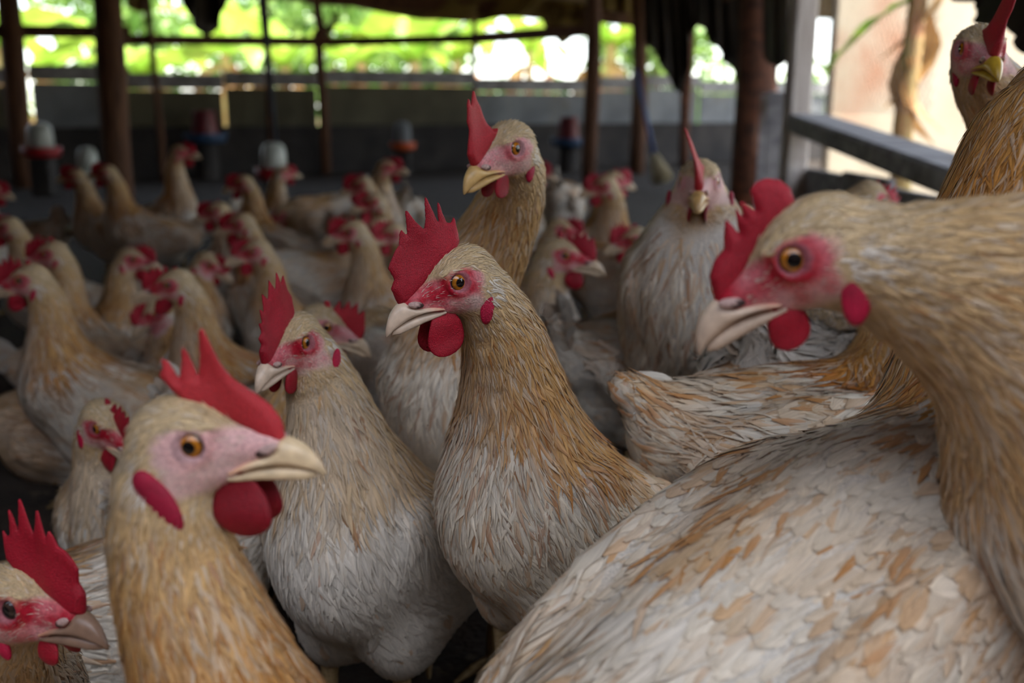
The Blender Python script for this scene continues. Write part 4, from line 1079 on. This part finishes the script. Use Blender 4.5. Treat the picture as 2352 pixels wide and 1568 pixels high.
# leafy trees and bushes behind
def foliage(name, n, rad, seed, size=.14):
    r = np.random.default_rng(seed); d = norm(r.normal(size=(n, 3))); p = d * (r.random((n, 1)) ** .35) * np.array(rad) * (1 + .25 * np.sin(d @ np.array([[3.1], [2.3], [4.0]]) * 2))
    a = norm(r.normal(size=(n, 3)) + d * .4); b = norm(np.cross(a, r.normal(size=(n, 3)))); c = np.cross(a, b)
    s = size * r.uniform(.6, 1.3, (n, 1))
    V = np.stack([p - b * s, p + c * s * .5, p + b * s, p - c * s * .5], 1).reshape(-1, 3)
    Q = np.arange(n * 4).reshape(-1, 4)
    return mk_mesh(name, V, Q, smooth=False)
FO = [foliage('foliage', 2600, (1.9, 1.6, 1.5), 1), foliage('foliage', 2600, (1.6, 1.5, 1.8), 2), foliage('foliage', 1800, (1.7, 1.2, .9), 3, .11)]
for f in FO: f.materials.append(M['tree_leaf'])
def tree(px, d, zc_, kind, label, sc=1.0):
    p = P(px, 300, d); o = empty('tree' if zc_ > 1.4 else 'bush', (p[0], p[1], -.03)); tag(o, label, 'tree' if zc_ > 1.4 else 'bush', 'trees beyond the far wall')
    link('trunk', MB().tube([(0, 0, 0), (.05, 0, zc_ * .5), (0, .05, zc_)], [.14 * sc, .11 * sc, .07 * sc], 8).mesh('trunk', True), M['trunk'], o)
    f = link('foliage', FO[kind], None, o, (0, 0, zc_)); f.scale = (sc, sc, sc); f.rotation_euler = (0, 0, px * .01)
TR = [(-300, 20, 2.4, 0, 'round tree at the far left edge'), (300, 19, 2.2, 1, 'bright tree right of the thick left post'),
      (590, 29, 2.6, 0, 'tree behind the dark hanging sack'), (760, 19.5, 2.3, 1, 'tree behind the forked post'),
      (980, 26, 2.5, 1, 'tree left of the bright gap'), (1500, 23, 2.3, 0, 'tree right of the straight brown post'),
      (190, 27, .5, 2, 'low bush in the left bay'), (850, 31, .8, 2, 'low bush beneath the brown tarp'), (1150, 32, .5, 2, 'low pale bush in the bright gap'),
      (1290, 28, .4, 2, 'low bush left of the straight brown post'), (1540, 25, .5, 2, 'low bush below the dark pointed tarp'), (1670, 29, .4, 2, 'low bush in the triangular gap'),
      (1895, 17, .3, 2, 'low bush outside beyond the whitewashed post')]
for px, d, z_, k, lb in TR: tree(px, d, z_, k, lb, 1.0)
# ------------------------------------------------------------------ the flock
GR = 'flock of buff and white hens'
def hero(label, **k): return Hen(**k).build('hen', label, 'hen', GR)
BEAKY = lin(214, 176, 112); BEAKP = lin(220, 196, 172)
hero('alert hen with tall spiky comb in the middle, pale hooked beak', head=P(1028, 640, .63), hyaw=211, hpitch=-16, body=P(1320, 1210, .76), byaw=222, bpitch=30, S=.86, hs=1.0, lod=0, comb='spiky', wattle=1.2, wfront=.3, cape=.3, ear=1.15, gold=.95, seed=1, fine=1.15, beak_col=BEAKP)
hero('tallest hen with flame-like comb standing behind the spiky-combed hen', head=P(1150, 340, .77), hyaw=231, hpitch=-16, body=P(1105, 950, 1.0), byaw=250, bpitch=30, S=.98, hs=1.0, lod=0, comb='plume', lean=.05, wfront=.2, wattle=.8, gold=.7, red=.45, seed=3, beak_col=BEAKY)
hero('cream hen with dirty beak tip and upright comb, left of the middle', head=P(662, 783, .76), hyaw=250, hpitch=-12, body=P(890, 1260, .86), byaw=250, bpitch=28, S=.95, hs=1.0, lod=0, comb='tall', lean=-.05, wattle=.85, wfront=.4, gold=.12, seed=4, beak_col=BEAKP)
hero('large pale-faced hen with pink leaning comb at lower left', head=P(470, 998, .42), hyaw=-5, hpitch=4, body=P(390, 1990, .50), byaw=325, bpitch=28, S=.93, hs=1.0, fine=1.2, lod=0, comb='leaning', lean=-.08, ear=1.5, tail=.2, wfront=.1, wattle=1.15, gold=1.25, red=.18, seed=5, beak_col=lin(226, 200, 160), neck_r=.92)
hero('red-faced hen in profile with orange eye and low comb at the right', head=P(1818, 583, .42), hyaw=168, hpitch=-30, body=P(3120, 1210, .42), byaw=172, bpitch=3, S=1.05, hs=1.08, lod=0, comb='low', wattle=.75, gold=.35, wfront=.1, ear=1.25, fine=1.3, red=.9, seed=6, beak_col=BEAKP, neck_r=1.35)
hero('hen seen from behind filling the lower right, white rump with ginger streaks', head=P(2740, -60, .65), hyaw=20, hpitch=-5, body=P(1860, 1500, .50), byaw=36, bpitch=22, S=1.2, hs=1.0, lod=0, gold=.75, wfront=.1, seed=7, nprof=(.02, .036, .068, .072, .058), nb=(.15, 0, .005), tail=1.0, droop=36, fine=1.45)
hero('hen with golden saddle between the middle hen and the red-faced hen', head=P(2100, 640, .86), hyaw=20, hpitch=0, body=P(1890, 1030, .84), byaw=14, bpitch=2, S=1.0, lod=0, gold=.9, seed=8, tail=.3, droop=20)
hero('hen peering over the golden back at the top right corner', head=P(2256, 112, .79), hyaw=262, hpitch=-8, body=P(2330, 640, .93), byaw=265, bpitch=30, S=1.0, lod=0, comb='plume', wattle=.8, gold=.3, red=.6, seed=9, beak_col=lin(196, 160, 50), lean=.25)
hero('dark-eyed hen with bright serrated comb in the bottom left corner', head=P(80, 1372, .52), hyaw=-27, hpitch=4, body=P(-270, 1960, .66), byaw=20, bpitch=15, S=1.0, lod=0, comb='spiky', wattle=.7, gold=.3, seed=10, eye_col=lin(60, 46, 40), beak_col=lin(150, 120, 100))
hero('white-breasted hen staring straight ahead, right of the tallest hen', head=P(1606, 415, 1.0), hyaw=259, hpitch=-6, body=P(1595, 720, 1.14), byaw=262, bpitch=25, S=1.08, hs=1.12, lod=1, comb='plume', lean=-.3, wattle=.8, wfront=1.1, gold=.8, red=.22, seed=11, beak_col=lin(200, 160, 100))

# turns of the body (and small shifts) that keep neighbours from pushing into each other
ADJ = {0: (176, 0.99, 0), 1: (140, 0.97, 0), 2: (42, 1.05, 0), 3: (208, 0.99, 0), 4: (159, 1.01, 0), 5: (209, 1.04, 0), 9: (144, 0.96, 0), 17: (204, 0.92, 0), 18: (239, 1.05, 0), 19: (248, 1.02, 0), 20: (50, 0.90, 0), 26: (312, 0.98, 0), 27: (160, 0.98, 0), 29: (339, 1.05, 0), 38: (67, 1.03, 0)}
COUNT = [0]
def bh(label, px, py, d, hyaw, byaw=None, hp=-8, S=1.0, back=.10, zb=None, seed=0, lod=None, side=0, **k):
    """a hen of the crowd: the head is placed, the body stands under and behind it"""
    byaw = hyaw if byaw is None else byaw
    byaw, dm, _ = ADJ.get(COUNT[0], (byaw, 1.0, 0)); COUNT[0] += 1
    d = d * .8 * dm; h = P(px, py, d)
    b = math.radians(byaw); f = np.array([math.cos(b), math.sin(b), 0]); l = np.array([-f[1], f[0], 0])
    Sb = .82 * S
    z = zb if zb is not None else float(np.clip(h[2] - .175 * S, .105 * S, .22 * S))
    c = h - f * back * S + l * side; c[2] = z
    lod = lod if lod is not None else (1 if d < 1.9 else 2)
    k.setdefault('gold', .3 + .5 * ((seed * 37) % 10) / 10)
    return Hen(head=h, hyaw=hyaw, hpitch=hp, body=c, byaw=byaw, bpitch=k.pop('bp', 18), S=Sb, lod=lod, seed=seed + 40, hs=1.04 * S, neck_r=.92, **k).build('hen', label, 'hen', GR)
bh('upright hen with big dark comb cut by the left edge', 55, 640, 1.7, 185, 200, seed=1)
bh('hen facing left just behind the big dark comb at the left edge', 110, 580, 2.2, 185, 160, seed=2)
bh('hen facing right, nose to nose with the pale-faced hen at the left', 312, 592, 2.2, 0, 60, seed=3)
bh('pale-faced hen with golden neck facing left above the large leaning comb', 390, 650, 1.75, 188, 235, seed=4)
bh('hen with lowered dark red head under the pale-faced golden-necked hen', 350, 715, 2.0, 215, 150, hp=-30, seed=5)
bh('far hen with stretched neck facing left, leftmost of the long-necked pair', 168, 402, 3.5, 180, 200, hp=0, seed=6)
bh('far hen with stretched neck before the thick post, right one of the pair', 240, 395, 3.4, 180, 195, hp=0, seed=7)
bh('far upright hen facing right beside the thick left post', 420, 348, 3.5, -5, -35, hp=0, seed=8)
bh('hen with bright red comb, upper one of the two close heads left of middle', 492, 485, 2.7, 185, 250, seed=9)
bh('hen facing left, lower right one of the two close heads', 545, 512, 2.6, 185, 150, seed=10)
bh('far hen facing left with long sloping neck', 552, 420, 3.3, 190, 160, seed=11)
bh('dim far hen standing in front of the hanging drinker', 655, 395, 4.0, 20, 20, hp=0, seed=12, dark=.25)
bh('blue-faced hen with golden neck and white back, left of middle', 578, 575, 2.2, 200, 165, seed=13)
bh('hen with lowered head facing right under the close pair', 488, 605, 2.4, -10, 60, hp=-25, seed=14)
bh('far hen facing left with its tail up, middle of the flock', 824, 425, 3.0, 188, 215, seed=16)
bh('far hen facing right with dark red comb, top of the middle flock', 895, 383, 3.3, -8, -40, hp=0, seed=17)
bh('red-faced hen squeezed behind the far left-facing hen', 850, 462, 2.8, 200, 250, seed=18)
bh('hen facing left with large red wattles left of the spiky comb', 800, 530, 2.5, 190, 220, seed=19)
bh('small red head between the large-wattled hen and the spiky comb', 856, 522, 2.55, 215, 250, seed=20)
bh('red head nearest the spiky comb at its left', 893, 535, 2.4, 215, 270, seed=21)
bh('hen peeping right with low pink face behind the dirty-beaked hen', 760, 745, 1.5, -5, 10, hp=-20, seed=23, zb=.17, red=.5)
bh('white-breasted hen looking down behind the large leaning comb', 255, 975, 1.2, -35, -70, hp=-25, seed=24, gold=.15)
bh('far hen half hidden by the neck of the tallest hen', 1232, 392, 3.0, -10, -30, seed=26)
bh('hen facing left with pale face, right of the tallest hen', 1380, 425, 2.6, 190, 225, seed=28)
bh('hen directly behind the pale left-facing hen', 1418, 412, 2.9, 20, 40, seed=29)
bh('hen facing right behind the neck of the tallest hen', 1296, 525, 2.4, -10, -20, seed=30)
bh('hen facing right with long beak beside the spiky-combed hen', 1300, 582, 1.75, -8, -50, seed=31, gold=.4, S=1.12, back=.09, wfront=.9)
bh('hen facing left with red comb before the staring hen', 1447, 548, 2.2, 190, 165, seed=32)
bh('hen between the staring hen and the low comb', 1695, 500, 2.1, 195, 240, seed=33, red=.5)
bh('hen with bowed golden back by the whitewashed post', 2010, 460, 1.5, 20, 15, hp=-35, seed=34, gold=.8, bp=5, back=.14, zb=.30)
bh('hen cut by the left edge above the big dark comb', 10, 520, 2.6, 185, 200, seed=36)
bh('far hen at the left edge with only its red comb showing', -12, 435, 3.2, 0, 0, seed=37)
# bodies with the head turned away or hidden behind others
def hid(label, px, py, d, byaw, seed, S=.88, hp=-55, z=None, dark=0., **k):
    byaw, dm, dx = ADJ.get(COUNT[0], (byaw, 1.0, 0)); COUNT[0] += 1
    c = P(px + dx, py, d * dm)
    if z is not None: c[2] = z
    b = math.radians(byaw); f = np.array([math.cos(b), math.sin(b), 0])
    h = c + f * .17 * S + np.array([0, 0, .02 * S])
    return Hen(head=h, hyaw=byaw, hpitch=hp, body=c, byaw=byaw, bpitch=-8, S=S, lod=1 if d < 1.9 else 2, seed=seed + 70, gold=k.pop('gold', .4), dark=dark, neck_bow=.9, **k).build('hen', label, 'hen', GR)
hid('feeding hen with white tail raised, middle of the far flock', 750, 500, 3.0, 215, 1)
hid('feeding hen with white tail below the dark red comb', 925, 500, 3.0, 100, 2)
hid('feeding hen with grey-white tail right of the tallest hen', 1290, 470, 3.0, 80, 3)
hid('bluish shaded hen between the staring hen and the red-faced hen', 1830, 880, .98, 60, 4, gold=.0, dark=.25)  # its shade is put into the plumage colour
hid('white hen crouched behind the wattles of the spiky-combed hen', 930, 850, 1.25, 120, 5, gold=.1)
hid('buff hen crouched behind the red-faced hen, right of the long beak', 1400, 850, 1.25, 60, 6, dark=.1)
hid('buff-backed hen resting between the leaning comb and the dirty-beaked hen', 590, 1010, 1.15, 70, 7)
hid('low pale hen behind the bottom left comb', 240, 1440, .86, 200, 8, tail=.3)
hid('hen with buff back at the left edge, in front of the upright one', 200, 985, 1.5, 190, 10)
hid('hen with brown wing behind the blue-faced hen', 710, 650, 2.1, 20, 11)
hid('hen with grey back behind the right-facing long beak', 1420, 640, 1.95, 120, 15)
hid('distant hen pecking left of the long-necked pair', 60, 560, 3.0, 160, 16)
hid('distant hen pecking before the hanging drinker', 640, 520, 3.4, 30, 17)
